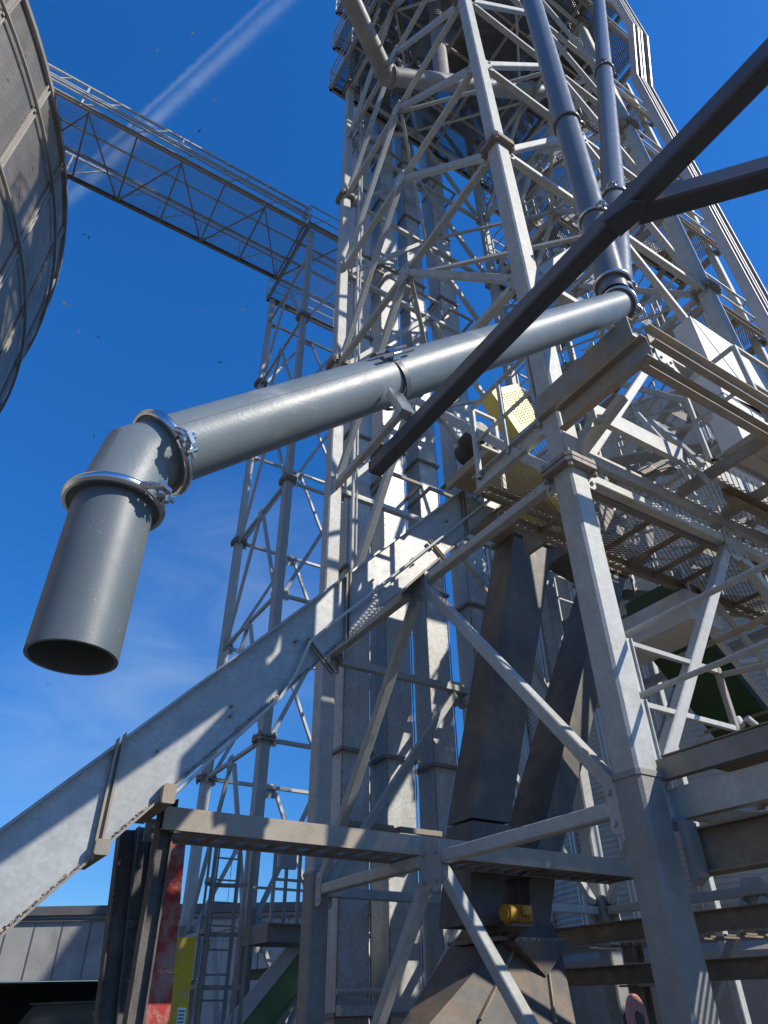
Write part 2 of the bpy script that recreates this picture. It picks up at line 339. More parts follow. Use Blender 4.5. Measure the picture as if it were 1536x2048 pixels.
# ------------------------------------------------------------------ lattice towers
LV = [0, 2.8, 5.71] + [5.71+3.048*k for k in range(1, 9)]
def lattice(root, p0, p1, q0, q1, top, nlev, leg, leg_up, brace, flv, mt, skip=(), gus=.17, split=11.8):
    cor = dict(A=(p0,q1), B=(p0,q0), C=(p1,q0), D=(p1,q1))
    out = dict(A=(-1,1), B=(-1,-1), C=(1,-1), D=(1,1))
    for n, (p, q) in cor.items():
        s = leg; b = MB(); zt = min(split, top)
        b.box(W(p,q,2.98), W(p,q,zt), s, s, V)
        if top > split: b.box(W(p,q,split), W(p,q,top), leg_up, leg_up, V)
        lg = b.build('leg', mt, root)
        lo_ = MB(); lo_.box(W(p,q,0), W(p,q,2.96), s+.012, s+.012, V); lo_.box(W(p,q,2.95), W(p,q,2.99), s+.03, s+.03, V); lo_.build('leg_foot', 'leg_dusty', lg)
        for z in flv:
            if z > top: continue
            f = MB(); h = leg*.5+.085
            for dz in (-.05, .008):
                f.plate([W(p+x, q+y, z+dz) for x, y in ((-h+.05,-h),(h-.05,-h),(h,-h+.05),(h,h-.05),(h-.05,h),(-h+.05,h),(-h,h-.05),(-h,-h+.05))], Z, .042)
            for x in (-1, 1):
                for y in (-1, 1):
                    f.cyl(W(p+x*(h-.045), q+y*(h-.045), z-.1), W(p+x*(h-.045), q+y*(h-.045), z+.1), .026, 6)
            f.build('splice_flange', 'flange', lg)
        # gusset plates on the leg at each level, both faces
        for lv in range(1, nlev+1):
            z = LV[lv]
            for ax in (0, 1):
                dv = (V*(-out[n][0]), U*(-out[n][1]))[ax]; nv = (U*out[n][1], V*out[n][0])[ax]
                c = W(p,q,z) + dv*(leg*.5+.07) + nv*(brace*.5)
                hh = gus; g_ = MB()
                prof = [(-.07,-hh),(.035,-hh),(.07,-hh*.8),(.06,-hh*.35),(.04,0),(.06,hh*.35),(.07,hh*.8),(.035,hh),(-.07,hh)]
                g_.plate([c + dv*x + Z*y for x, y in prof], nv, .016)
                for y in (-hh*.6, hh*.6): g_.bolt(c+dv*.02+Z*y+nv*.016, nv)
                g_.build('leg_gusset', mt, lg)
    faces = [('A','B',-V,0), ('B','C',-U,1), ('D','C',V,2), ('A','D',U,3)]
    for a, bb, nv, fi in faces:
        Pa, Pb = W(*cor[a],0), W(*cor[bb],0); d = (Pb-Pa).normalized(); Ln = (Pb-Pa).length; mid = (Pa+Pb)/2
        for lv in range(1, nlev+1):
            z = LV[lv]; zl = LV[lv-1]
            if (fi, lv) in skip: continue
            e = leg*.5+.02
            MB().box(Pa+d*e+Z*z, Pb-d*e+Z*z, brace, brace, Z).build('girt', mt, root)
            for s, P in ((-1, Pa), (1, Pb)):
                top_ = mid + d*s*.1 + Z*(z-.1); bot = P - d*s*(leg*.5+.05) + Z*(zl+.1)
                MB().box(top_, bot, brace, brace, nv).build('diagonal_brace', mt, root)
            pl = MB(); c = mid+Z*(z-.06)+nv*(brace*.5)
            hw, hh = .17, .2
            k_ = brace/.1
            pl.plate([c + d*x*k_ + Z*y*k_ for x, y in ((-.11,.2),(-.15,.16),(-.16,-.12),(-.12,-.2),(-.05,-.21),(0,-.17),(.05,-.21),(.12,-.2),(.16,-.12),(.15,.16),(.11,.2))], nv, .016)
            for x in (-.09, .09):
                for y in (-.12, .1): pl.bolt(c+d*x*k_+Z*y*k_+nv*.016, nv)
            pl.build('gusset_plate', mt, root)
SP, SQ = 4.71, 4.85
tower = thing('support_tower', 'tall galvanised square lattice tower in the centre with bolted flanges on its four legs', 'lattice tower', W(SP/2, SQ/2, 0))
lattice(tower, 0, SP, 0, SQ, 31, 9, .228, .205, .105, [5.71, 11.8, 17.9, 24.0], 'galvanised')
for lv in (4, 6, 8, 9):
    z = LV[lv]; mids_ = [W(SP/2,.08,z), W(SP-.08,SQ/2,z), W(SP/2,SQ-.08,z), W(.08,SQ/2,z)]
    for k in range(4): MB().box(mids_[k], mids_[(k+1) % 4], .07, .07).build('plan_brace', 'galvanised', tower)
for p_, q_, r_ in ((.25,4.6,.03),(.33,4.62,.022),(4.4,4.6,.03),(.2,.3,.025)): MB().cyl(W(p_,q_,6.4), W(p_,q_,30), r_, 8).build('conduit_riser', 'galvanised', tower, 40)
small = thing('catwalk_tower', 'slim lattice tower left of the bucket elevators, carrying the end of the catwalk', 'lattice tower', W(2.2, 10.1, 0))
lattice(small, .69, 3.76, 8.6, 11.67, 22.2, 7, .2, .17, .075, [5.71, 11.8, 17.9], 'galvanised_far', gus=.13)
# ------------------------------------------------------------------ bucket elevators: two casings each
def elevator(lab, cas, zt=34):
    t = thing('bucket_elevator', lab, 'bucket elevator', W((cas[0][0]+cas[-1][1])/2, cas[0][2]+.2, 0))
    for p0, p1, q0, q1 in cas:
        b = MB(); b.lb(p0, p1, q0, q1, .9, zt); ob = b.build('casing', 'trunk', t)
        # corner seams with bolts, joint flanges
        for z in np.arange(1.6, zt, 3.05):
            f = MB()
            for (x0,x1,y0,y1) in ((p0-.06,p1+.06,q0-.06,q0-.002),(p0-.06,p1+.06,q1+.002,q1+.06),(p0-.06,p0-.002,q0-.002,q1+.002),(p1+.002,p1+.06,q0-.002,q1+.002)):
                f.lb(x0, x1, y0, y1, z, z+.05); 
            for k in range(7):
                f.bolt(W(p0+(p1-p0)*k/6, q0-.06, z+.025), -U, .012, .012)
            f.build('joint_flange', 'flange', ob)
        e = MB()
        for z in np.arange(1, 22, .16):
            for x in (p0+.02, p1-.02): e.add([W(x+dx, q0-.003, z+dz) for dx, dz in ((-.009,-.009),(.009,-.009),(.009,.009),(-.009,.009))], [(0,1,2,3)])
        for x in (p0-.012, p1+.012): e.lb(min(x, x+.0), x+.012, q0-.02, q0-.004, .9, zt)
        e.build('seam_bolts', 'flange', ob)
        for z in np.arange(3.6, zt, 6.1):                       # angle stand-off frames to the tower
            k = MB()
            k.box(W(p0-.1, 4.95, z), W(p1+.1, 4.95, z), .07, .05); k.box(W(p0-.09, 4.95, z), W(p0-.09, q0+.3, z), .07, .05); k.box(W(p1+.09, 4.95, z), W(p1+.09, q0+.3, z), .07, .05)
            k.build('stand_off_frame', 'dusty_steel', ob)
    b = MB(); p0, p1, q0, q1 = cas[0][0]-.1, cas[-1][1]+.1, cas[0][2]-.08, cas[0][3]+.1
    b.lb(p0, p1, q0, q1, .0, .88); b.build('boot', 'chute', t)
    return t
e1 = elevator('left bucket elevator, two rectangular galvanised casings standing behind the left leg of the tower', [(.6,1.05,5.4,5.85),(1.35,1.83,5.4,5.86)])
e2 = elevator('right bucket elevator, two rectangular galvanised casings behind the middle of the tower', [(2.2,2.64,5.4,5.84),(3.2,3.72,5.4,5.86)])
b = MB()                                                      # boot take-up gear at the left elevator
b.lb(.55, 1.15, 5.18, 5.3, 1.62, 1.72); b.lb(.6, 1.1, 5.2, 5.34, 1.1, 1.5); b.cyl(W(.5,5.2,1.85), W(1.1,5.2,1.85), .03, 10)
b.build('take_up_frame', 'trunk', e1)
# ------------------------------------------------------------------ big grain spout with risers and nozzle
RP = .15
SM = .83                       # the spout hangs nearer than the tower face
spout = thing('grain_spout', 'large dark grey tubular loading spout slanting down to a wide open nozzle in front', 'spout', W(-3.9, -.9, 2.6))
QP = -.9
e0 = at(1238, 612, q=QP); e1_ = at(320, 908, q=QP)
ax = (e0-e1_).normalized()
def pipe_dir(p): return e1_ + ax*p
Lp = (e0-e1_).length
def tube(mb, a, b, r, n=56, th=.012):
    d = (Vector(b)-Vector(a))
    return mb.ring(a, d, [(r,0),(r,d.length),(r-th,d.length),(r-th,0)], n)
joint = at(775, 767, q=QP); tj = (joint-e1_).dot(ax)
tube(MB(), e1_, e1_+ax*tj, RP).build('pipe', 'pipe_paint', spout, 40)
tube(MB(), e1_+ax*(tj+.004), e0, RP).build('pipe', 'pipe_paint', spout, 40)
sv_ = (Z*.25-U*.9); sv_ = (sv_-ax*sv_.dot(ax)).normalized()
for a_, c_ in ((.03, tj-.02), (tj+.04, Lp-.06)): MB().box(e1_+ax*a_+sv_*RP, e1_+ax*c_+sv_*RP, .004, .009, sv_, .001).build('weld_seam', 'pipe_paint', spout)
# elbow and nozzle
nz_dir = -Z
k0 = e1_; n_bot = at(143, 1316, q=QP)
n_axis = Vector((n_bot.x, n_bot.y, 0))
# knee point where pipe axis meets the nozzle axis (vertical)
tk = (Vector((n_bot.x, n_bot.y, 0)) - Vector((e1_.x, e1_.y, 0))).dot(Vector((ax.x, ax.y, 0)))/Vector((ax.x, ax.y, 0)).length_squared
knee = e1_ + ax*tk
n_bot = Vector((knee.x, knee.y, n_bot.z))
def mitre(mb, pts, r, n=56):
    """tube through pts with mitred joints"""
    pts = [Vector(p) for p in pts]; rows = []
    for i, p in enumerate(pts):
        d0 = (pts[i]-pts[i-1]).normalized() if i else (pts[1]-pts[0]).normalized()
        d1_ = (pts[i+1]-pts[i]).normalized() if i < len(pts)-1 else d0
        nn = (d0+d1_).normalized(); y = (U - d0*U.dot(d0)).normalized(); x = d0.cross(y)
        row = []
        for k in range(n):
            a = 2*math.pi*k/n; q0 = p + (x*math.cos(a)+y*math.sin(a))*r
            row.append(q0 + d0*((p-q0).dot(nn)/d0.dot(nn)))
        rows.append(row)
    vs = [v for r_ in rows for v in r_]
    mb.add(vs, [(i*n+k, i*n+(k+1) % n, (i+1)*n+(k+1) % n, (i+1)*n+k) for i in range(len(pts)-1) for k in range(n)])
    return mb
c1 = e1_ + ax*.015
kt = knee + ax*.0
c2n = Vector((knee.x, knee.y, knee.z-.20))
m1 = knee + ax*.06; m2 = knee - Z*.02
mitre(MB(), [c1, m1, c2n], RP*1.0).build('elbow', 'pipe_paint', spout, 25)
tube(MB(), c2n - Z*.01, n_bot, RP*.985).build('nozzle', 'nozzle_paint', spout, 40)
def clamp(c, d, r, face, mt='zinc', extra=.04, wide=.05):
    """quick-release ring clamp with an over-centre lever"""
    c, d = Vector(c), Vector(d).normalized(); f = (face - d*face.dot(d)).normalized(); s = d.cross(f)
    b = MB(); o = r+extra
    rr = wide*.42; rc = r+extra-rr*.6
    prof = [(rc+rr*.75*math.cos(t_), rr*math.sin(t_)) for t_ in np.linspace(0, 2*math.pi, 11)[:-1]]
    b.ring(c, d, prof, 56, .13, 2*math.pi-.13, f)
    e_ = MB()
    for sg in (-1, 1): e_.ring(c+d*sg*.009, d, [(r-.002,-.005),(r+extra-.02,-.005),(r+extra-.02,.005),(r-.002,.005)], 56)
    e_.build('pipe_rim', 'nozzle_paint', spout, 35)
    cl = b.build('clamp_ring', mt, spout, 35)
    h = MB(); k = c + f*(o-.005)
    for sg in (-1, 1):
        h.tubepath([c + f*(o-.02)+s*sg*.055, k+f*.03+s*sg*.03, k+f*.045+s*sg*.012], .014, 8)
    h.cyl(k+f*.045-d*.03, k+f*.045+d*.03, .016, 8); h.cyl(k+f*.03-s*.05, k+f*.03+s*.085, .008, 8)
    h.box(k+f*.055-s*.02, k+f*.055+s*.03, .03, .022, f)
    h.cyl(k+f*.03+s*.05-d*.025, k+f*.03+s*.05+d*.025, .012, 8)
    h.build('clamp_lever', mt, cl, 40)
FC = (Vector((0,0,EYE)) - e1_).normalized()
clamp(e1_+ax*.005, ax, RP, (V*.7-U*.75+Z*.3))
clamp(c2n, Z, RP, (V*.55-U*.85))
clamp(e0-ax*.02, ax, RP, (V*1-U*.35+Z*.25), extra=.045)
# band coupling half way with bolted lugs
b = MB().ring(joint, ax, [(RP+.001,-.022),(RP+.008,-.022),(RP+.008,.022),(RP+.001,.022)], 56); bd = b.build('band_coupling', 'boom_paint', spout, 40)
fj = (-U*.8+Z*.45-V*.2); fj = (fj-ax*fj.dot(ax)).normalized(); sj = ax.cross(fj)
b = MB()
for sg in (-1, 1):
    b.cyl(joint+fj*(RP+.04)+sj*sg*.028-ax*.13, joint+fj*(RP+.04)+sj*sg*.028+ax*.16, .011, 8)
b.build('coupling_bolt', 'boom_paint', bd, 40)
b = MB().box(joint+fj*(RP+.03)-ax*.035, joint+fj*(RP+.03)+ax*.035, .05, .075, fj); b.build('coupling_lug', 'zinc', bd)
# risers
r1b = at(1230, 590, q=QP) ; r1t = at(1060, -10, Zc=13.4*SM)
rb = e0 + ax*.0
r1 = (r1t - r1b); 
for k, (a, b_) in enumerate(((0, .165), (.167, .44), (.443, .98), (.983, 1.5))):
    tube(MB(), r1b+r1*a, r1b+r1*b_, RP*.98, 40).build('riser_pipe', 'riser_paint', spout, 40)
    if k: clamp(r1b+r1*a, r1, RP*.98, (-V*.5-U if k % 2 else V-U*.6), 'zinc' if k != 2 else 'riser_paint', .03, .05)
r2b = at(1231, 575, q=QP-.02); r2m = at(1228, 400, q=QP); r2d = (at(1196, -20, q=QP) - r2m)
r2_0 = at(1237, 588, q=QP)
tube(MB(), r2_0, r2m+r2d*.0, RP*.98, 40).build('riser_pipe', 'riser_paint', spout, 40)
tube(MB(), r2m+r2d*.003, r2m+r2d*.42, RP*.98, 40).build('riser_pipe', 'riser_paint', spout, 40)
tube(MB(), r2m+r2d*.424, r2m+r2d*1.2, RP*.98, 40).build('riser_pipe', 'riser_paint', spout, 40)
for k in (0., .42, .98): clamp(r2m+r2d*k, r2d, RP*.98, (-V*.8-U*.5), 'zinc' if k == 0 else 'riser_paint', .035, .05)
clamp(r1b+r1*.02, r1, RP*.98, (V-U*.6), 'zinc', .045)
# ------------------------------------------------------------------ boom carrying the spout
boom = thing('spout_boom', 'dark square steel boom with a forked arm, holding the loading spout from below', 'boom', W(-2.6, -2.5, 4.0))
be = at(752,936,z=4.04); bj = at(1240,430,z=4.04)
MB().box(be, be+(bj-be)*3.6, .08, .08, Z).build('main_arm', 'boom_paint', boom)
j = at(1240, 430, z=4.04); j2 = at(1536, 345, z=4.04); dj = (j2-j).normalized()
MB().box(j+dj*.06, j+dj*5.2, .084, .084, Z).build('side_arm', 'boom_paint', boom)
b = MB(); 
sb = joint - fj*.0 - Z*(RP*1.28) + V*.03
bk = at(815,832,z=4.085); b.box(bk, bk.lerp(joint, .0)+(joint-ax*.0-bk)*.62, .09, .05, V); b.build('saddle_bracket', 'zinc', boom)
for a_ in (-.055, .055): MB().box(j+Z*.0+dj*.058+U*a_*.6-Z*.043, j+dj*.058+U*a_*.6+Z*.043, .01, .014, dj, .003).build('weld_bead', 'trestle', boom)
ed = (be-bj).normalized(); MB().box(be+ed*.001, be+ed*.007, .086, .086, Z).build('end_cap', 'boom_paint', boom)
b = MB().plate([at(x, y, z=3.985) for x, y in ((1205,440),(1262,400),(1290,400),(1290,425),(1240,470))], -Z, .012); b.build('gusset', 'boom_paint', boom)
# ------------------------------------------------------------------ inclined drag conveyor
conv = thing('drag_conveyor', 'light grey inclined box conveyor rising from the lower left into the tower', 'conveyor', W(-2.5, 2.5, 3))
QN, QF = 2.3, 2.78
zt_ = lambda p: 6.575+1.07*p
zb_ = lambda p: 5.86+1.085*p
def skew(mb, p0, p1, q0, q1, f0=zb_, f1=zt_, a=0, c=0):
    vs = [W(p, q, f(p)+o) for (f, o) in ((f0,a),(f1,c)) for q in (q0,q1) for p in (p0,p1)]
    return mb.add(vs, [(0,2,3,1),(4,5,7,6),(0,1,5,4),(2,6,7,3),(0,4,6,2),(1,3,7,5)])
secs = [(-5.6,-3.03),(-3.02,-1.08),(-1.07,.62),(.63,1.55)]
for p0, p1 in secs:
    o = skew(MB(), p0, p1-.004, QN, QF).build('trough_section', 'conveyor', conv)
    b = MB(); skew(b, p0+.03, p1-.03, QN-.06, QF+.06, zt_, zt_, .0, .03); b.build('cover', 'conveyor', o)
    b = MB(); skew(b, p0+.03, p1-.03, QN-.045, QN-.003, zb_, zb_, -.012, .012); skew(b, p0, p1, QF, QF+.04, zb_, zb_, -.012, .012); b.build('bottom_flange', 'dusty_steel', o)
    for k in range(int((p1-p0)/.55)):
        pp = p0+.3+k*.55
        for fr in (.3, .42) if k % 2 else (.62,): MB().bolt(W(pp, QN, zb_(pp)+.7*fr), -U, .014, .045).build('side_bolt', 'flange', o)
for p in (-3.02, -1.07, .63):
    b = MB()
    for s in (-.03, .012):
        skew(b, p+s, p+s+.018, QN-.05, QN-.003, zb_, zt_, -.02, .06); 
    b.build('joint_flange', 'dusty_steel', conv)
# grain chaff lying on the bottom flange
b = MB(); rnd = random.Random(3)
for k in range(900):
    pp = -4.4+rnd.random()**1.1*3.6
    s = .006+.014*rnd.random(); c = W(pp, QN-.006-.03*rnd.random(), zb_(pp)+.014+.03*rnd.random()*rnd.random())
    vs = [c+Vector((rnd.uniform(-s,s), rnd.uniform(-s,s), rnd.uniform(-s,s)*.8)) for _ in range(4)]
    b.add(vs, [(0,1,2),(0,2,3),(0,3,1),(1,3,2)])
o = b.build('spilled_chaff', 'chaff', conv); o['kind'] = 'stuff'
# lower return panel further up, conduit and channel brackets
b = MB(); skew(b, -1.05, 1.5, QN-.03, QN-.003, zb_, zb_, .02, .2); b.build('return_panel', 'conveyor', conv)
b = MB(); b.tubepath([W(-2.6,QN-.05,zb_(-2.6)-.06), W(-1.75,QN-.06,zb_(-1.75)-.02), W(-1.62,QN-.07,zb_(-1.62)+.08), W(-1.5,QN-.08,zb_(-1.5)+.3), W(-1.3,QN-.08,zb_(-1.3)+.3), W(1.2,QN-.08,zb_(1.2)+.24)], .016, 8); b.build('conduit', 'galvanised', conv, 60)
for p in (-1.52, .02):
    b = MB(); n_ = Vector(W(1,0,1.07)-W(0,0,0)).normalized(); pr_ = (V*-1.07+Z).normalized()*-1
    a_ = W(p, QN-.045, zb_(p)+.36); e_ = W(p, QN-.045, zb_(p)+.36)+pr_*.42
    for s in (-.018, .018): b.box(a_+n_*s, e_+n_*s, .04, .008, U, .001)
    b.build('strut_bracket', 'dusty_steel', conv)
# head
b = MB(); skew(b, 1.56, 1.95, QN-.04, QF+.04, lambda p: zb_(1.6)-.1, lambda p: zt_(1.45)+.1); b.build('head_box', 'dusty_steel', conv)
b = MB(); b.lb(1.6,2.35,2.45,3.6,7.75,8.3); b.build('head_transition', 'dusty_steel', conv)
# oval emblem with lettering on the upper trough side
pe = at(955, 993, q=QN); pl_ = toL(pe); sl = (V+Z*1.07).normalized(); up_ = (Z-sl*Z.dot(sl)).normalized()
eu = (sl*.92+Z*.0).normalized(); 
b = MB(); b.plate([pe-U*.003+sl*.125*math.cos(a)+up_*.068*math.sin(a) for a in np.linspace(0, 2*math.pi, 41)[:-1]], -U, .003); em = b.build('oval_emblem', 'emblem', conv)
b = MB()
for k in range(40):
    a, c = 2*math.pi*k/40, 2*math.pi*(k+1)/40
    pts = [pe-U*.0065+sl*x*math.cos(t_)+up_*y*math.sin(t_) for (t_, x, y) in ((a,.118,.061),(c,.118,.061),(c,.108,.053),(a,.108,.053))]
    b.add(pts, [(0,1,2,3)])
b.build('emblem_rim', 'inner_dark', em)
fc = bpy.data.curves.new('lettering', 'FONT'); fc.body = 'Sukup'; fc.size = .1; fc.align_x = 'CENTER'; fc.align_y = 'CENTER'; fc.offset = .002
fo = bpy.data.objects.new('tmp', fc); C.objects.link(fo); dg = bpy.context.evaluated_depsgraph_get(); me = bpy.data.meshes.new_from_object(fo.evaluated_get(dg))
bpy.data.objects.remove(fo); me.materials.clear(); me.materials.append(M['inner_dark'])
lt = bpy.data.objects.new('lettering', me); C.objects.link(lt); lt.parent = em
mw = Matrix((sl, up_, -U)).transposed().to_4x4(); mw.translation = pe-U*.0075 - OFF[em.name]; lt.matrix_local = mw
# ------------------------------------------------------------------ walkway beams under the conveyor
wk = thing('grated_walkway', 'narrow dusty channel walkway crossing in front of the casings, with slats below', 'walkway', W(0, 2.8, 2.8))
def channel(mb, a, b, h, fl, t=.012, ref=Z, flip=1):
    sec = [(-h/2,0),(-h/2,fl*flip),(-h/2+t,fl*flip),(-h/2+t,t*flip),(h/2-t,t*flip),(h/2-t,fl*flip),(h/2,fl*flip),(h/2,0)]
    if flip < 0: sec = sec[::-1]
    return mb.prism(sec, a, b, ref)
def ibeam(mb, a, b, h, fl, t=.012, ref=Z):
    sec = [(-h/2,-fl/2),(-h/2,fl/2),(-h/2+t,fl/2),(-h/2+t,t/2),(h/2-t,t/2),(h/2-t,fl/2),(h/2,fl/2),(h/2,-fl/2),(h/2-t,-fl/2),(h/2-t,-t/2),(-h/2+t,-t/2),(-h/2+t,-fl/2)]
    return mb.prism(sec, a, b, ref)
zk = 2.94
channel(MB(), W(-2.5,2.62,zk), W(3.1,2.62,zk), .17, .05, .012, Z, -1).build('side_channel', 'walk_steel', wk)
channel(MB(), W(-2.5,3.17,zk), W(3.1,3.17,zk), .17, .05, .012, Z, 1).build('side_channel', 'walk_steel', wk)
for k in range(28):
    b = MB(); pp = -2.4+k*.2; b.box(W(pp,2.63,zk-.07), W(pp,3.11,zk-.07), .03, .02).build('slat', 'brown_steel', wk)
b = MB(); b.expanded(W(-2.5,2.63,zk-.03), V, U, 5.6, .48, .07, .035, .006); b.build('grating', 'brown_steel', wk)
# ------------------------------------------------------------------ chutes and hopper
def frustum(mb, r0, z0, r1, z1):
    a = [W(p,q,z0) for p, q in ((r0[0],r0[2]),(r0[1],r0[2]),(r0[1],r0[3]),(r0[0],r0[3]))]
    c = [W(p,q,z1) for p, q in ((r1[0],r1[2]),(r1[1],r1[2]),(r1[1],r1[3]),(r1[0],r1[3]))]
    return mb.add(a+c, [(0,3,2,1),(4,5,6,7)]+[(i,(i+1)%4,4+(i+1)%4,4+i) for i in range(4)])
def collar(mb, r, z, o=.06, t=.05):
    frustum(mb, (r[0]-o,r[1]+o,r[2]-o,r[3]+o), z, (r[0]-o,r[1]+o,r[2]-o,r[3]+o), z+t)
    for k in range(8):
        mb.bolt(W(r[0]+(r[1]-r[0])*k/7, r[2]-o, z+t/2), -U, .014, .014); mb.bolt(W(r[0]-o, r[2]+(r[3]-r[2])*k/7, z+t/2), -V, .014, .014)
    return mb
s1 = thing('square_chute', 'dark dusty square chute dropping from the conveyor head to the hopper, left of the pair', 'chute', W(1.2,3.4,3))
def chute(mb, rows, qn, qf):
    """square duct through rows of (x0, x1, y) seen on its near face"""
    vs = []
    for (x0, x1, y), q0, q1 in zip(rows, qn, qf):
        a_, c_ = toL(at(x0, y, q=q0)), toL(at(x1, y, q=q0)); z_ = (a_[2]+c_[2])/2
        vs += [W(a_[0],q0,z_), W(c_[0],q0,z_), W(c_[0],q1,z_), W(a_[0],q1,z_)]
    fs = [(0,3,2,1), tuple(range(len(vs)-4, len(vs)))]
    for k in range(len(rows)-1): fs += [(4*k+i,4*k+(i+1)%4,4*k+4+(i+1)%4,4*k+4+i) for i in range(4)]
    return mb.add(vs, fs)
def ring_box(mb, x0, x1, y, q0, q1, o=.05, t=.05):
    a_, c_ = toL(at(x0, y, q=q0)), toL(at(x1, y, q=q0)); return collar(mb, (a_[0], c_[0], q0, q1), (a_[2]+c_[2])/2, o, t)
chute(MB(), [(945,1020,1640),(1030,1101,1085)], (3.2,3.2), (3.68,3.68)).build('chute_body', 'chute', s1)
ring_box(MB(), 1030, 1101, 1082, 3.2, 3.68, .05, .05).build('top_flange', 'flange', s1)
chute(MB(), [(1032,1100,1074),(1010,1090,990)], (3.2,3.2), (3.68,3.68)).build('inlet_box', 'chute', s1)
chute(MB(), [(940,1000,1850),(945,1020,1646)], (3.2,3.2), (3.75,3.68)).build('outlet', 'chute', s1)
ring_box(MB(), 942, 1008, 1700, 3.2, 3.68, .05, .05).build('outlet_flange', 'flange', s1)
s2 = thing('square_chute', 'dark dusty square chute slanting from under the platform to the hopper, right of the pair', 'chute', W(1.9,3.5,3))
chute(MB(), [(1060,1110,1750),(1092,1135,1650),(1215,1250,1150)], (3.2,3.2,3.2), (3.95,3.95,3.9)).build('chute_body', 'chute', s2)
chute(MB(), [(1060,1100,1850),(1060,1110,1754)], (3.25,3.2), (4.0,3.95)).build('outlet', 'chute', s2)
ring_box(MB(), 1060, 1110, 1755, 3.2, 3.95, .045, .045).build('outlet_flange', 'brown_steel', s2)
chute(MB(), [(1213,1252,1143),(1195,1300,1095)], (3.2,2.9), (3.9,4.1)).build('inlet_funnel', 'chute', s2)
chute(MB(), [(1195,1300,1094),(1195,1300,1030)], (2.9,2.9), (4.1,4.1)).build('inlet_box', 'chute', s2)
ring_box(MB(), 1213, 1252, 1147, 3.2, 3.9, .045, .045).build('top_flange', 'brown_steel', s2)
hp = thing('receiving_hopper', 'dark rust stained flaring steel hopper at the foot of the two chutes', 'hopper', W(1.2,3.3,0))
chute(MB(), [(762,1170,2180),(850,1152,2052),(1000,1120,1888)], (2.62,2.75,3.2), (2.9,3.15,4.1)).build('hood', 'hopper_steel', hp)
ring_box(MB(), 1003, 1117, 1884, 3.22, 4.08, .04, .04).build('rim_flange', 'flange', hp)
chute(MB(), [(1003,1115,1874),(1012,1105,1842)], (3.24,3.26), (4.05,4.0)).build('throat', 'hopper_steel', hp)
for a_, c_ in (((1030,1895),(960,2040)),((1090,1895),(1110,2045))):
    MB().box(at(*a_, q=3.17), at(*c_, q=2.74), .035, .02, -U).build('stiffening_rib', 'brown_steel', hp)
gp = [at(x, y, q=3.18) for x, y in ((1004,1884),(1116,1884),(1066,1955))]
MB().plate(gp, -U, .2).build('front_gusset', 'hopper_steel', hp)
mo = thing('gear_motor', 'small dusty yellow gear motor bolted to the front of the hopper', 'motor', at(1040, 1840, q=1.35))
c = at(1026, 1828, q=1.33)
b = MB(); b.box(c+V*.0, c+V*.14, .115, .1, Z, .016); b.build('housing', 'motor_yellow', mo)
b = MB(); b.cyl(c-V*.005, c-V*.07, .062, 16); b.cyl(c-V*.07, c-V*.09, .05, 16); b.box(c+V*.07-U*.05+Z*.02, c+V*.07-U*.085+Z*.02, .06, .08, Z, .008); b.build('end_bell', 'motor_yellow', mo, 40)
b = MB()
for k in range(6): b.box(c+V*(.015+k*.022)-U*.054+Z*.05, c+V*(.015+k*.022)-U*.054-Z*.05, .006, .008, V, .001)
b.build('cooling_fins', 'motor_yellow', mo)
b = MB(); b.tubepath([c+V*.08+Z*.055, c+V*.07+Z*.17, c+V*.09+Z*.24, c+V*.15+Z*.28, at(1200,1735,q=1.33)], .008, 8); b.build('power_conduit', 'cable', mo, 60)
b = MB(); b.cyl(c+V*.07-Z*.06, c+V*.1-Z*.2+U*.3, .035, 10); b.box(c-V*.06-Z*.07, c+V*.16-Z*.07, .02, .09, Z); b.box(c+V*.05-Z*.075, c+V*.05-Z*.075+U*.45, .05, .04); b.build('mount', 'hopper_steel', mo)
k_ = 1.42; mo.location = at(1026, 1828, q=2.98) - (c - OFF[mo.name])*k_; mo.scale = (k_,)*3
# ------------------------------------------------------------------ platform at the second level
ZD = 6.2
pf = thing('access_platform', 'wide expanded metal platform on channels wrapped round the front right tower leg', 'platform', W(2, 0, 5.9))
def ch(a, b, h, fl=.06, mt='dusty_steel', flip=1, nm='channel_beam'): return channel(MB(), W(*a), W(*b), h, fl, .012, Z, flip).build(nm, mt, pf)
ch((-.12,-.16,6.16), (-.12,-1.2,6.16), .26, .08)
ch((-.18,.1,6.5), (-.18,-1.12,6.5), .26, .08, flip=-1)
ch((-.12,-1.2,6.3), (9,-1.2,6.3), .2, .07, flip=1)
ch((-.1,-1.05,6.1), (9,-1.05,6.1), .16, .08, flip=1)
ch((.05,-.4,6.2), (2.3,-.4,6.2), .2, .06, 'galvanised', -1)
ch((2.32,-.4,6.2), (9,-.4,6.2), .2, .06, 'galvanised', -1)
ch((.14,-.06,5.98), (9,-.06,5.98), .16, .06, 'galvanised', -1)
ch((.1,.28,5.9), (9,.28,5.9), .15, .06)
ch((.1,1.12,5.9), (9,1.12,5.9), .15, .06)
ch((-.02,.16,6.36), (-.02,1.25,6.36), .22, .07, 'galvanised', -1)
ch((.05,1.2,6.3), (1.2,1.2,6.3), .12, .06)
for k, p in enumerate((.7, 1.6, 2.1, 2.55, 3.0, 3.5, 4.1, 5.0, 6)): 
    b = MB(); b.box(W(p,.28,5.94), W(p,1.12,5.94), .05, .04); b.build('cross_angle', 'brown_steel', pf)
for p in (1.6, 2.35, 3.9, 5.5):
    b = MB(); channel(b, W(p,-1.05,6.06), W(p,-.06,6.06), .12, .05, .01, Z); b.build('cross_channel', 'dusty_steel', pf)
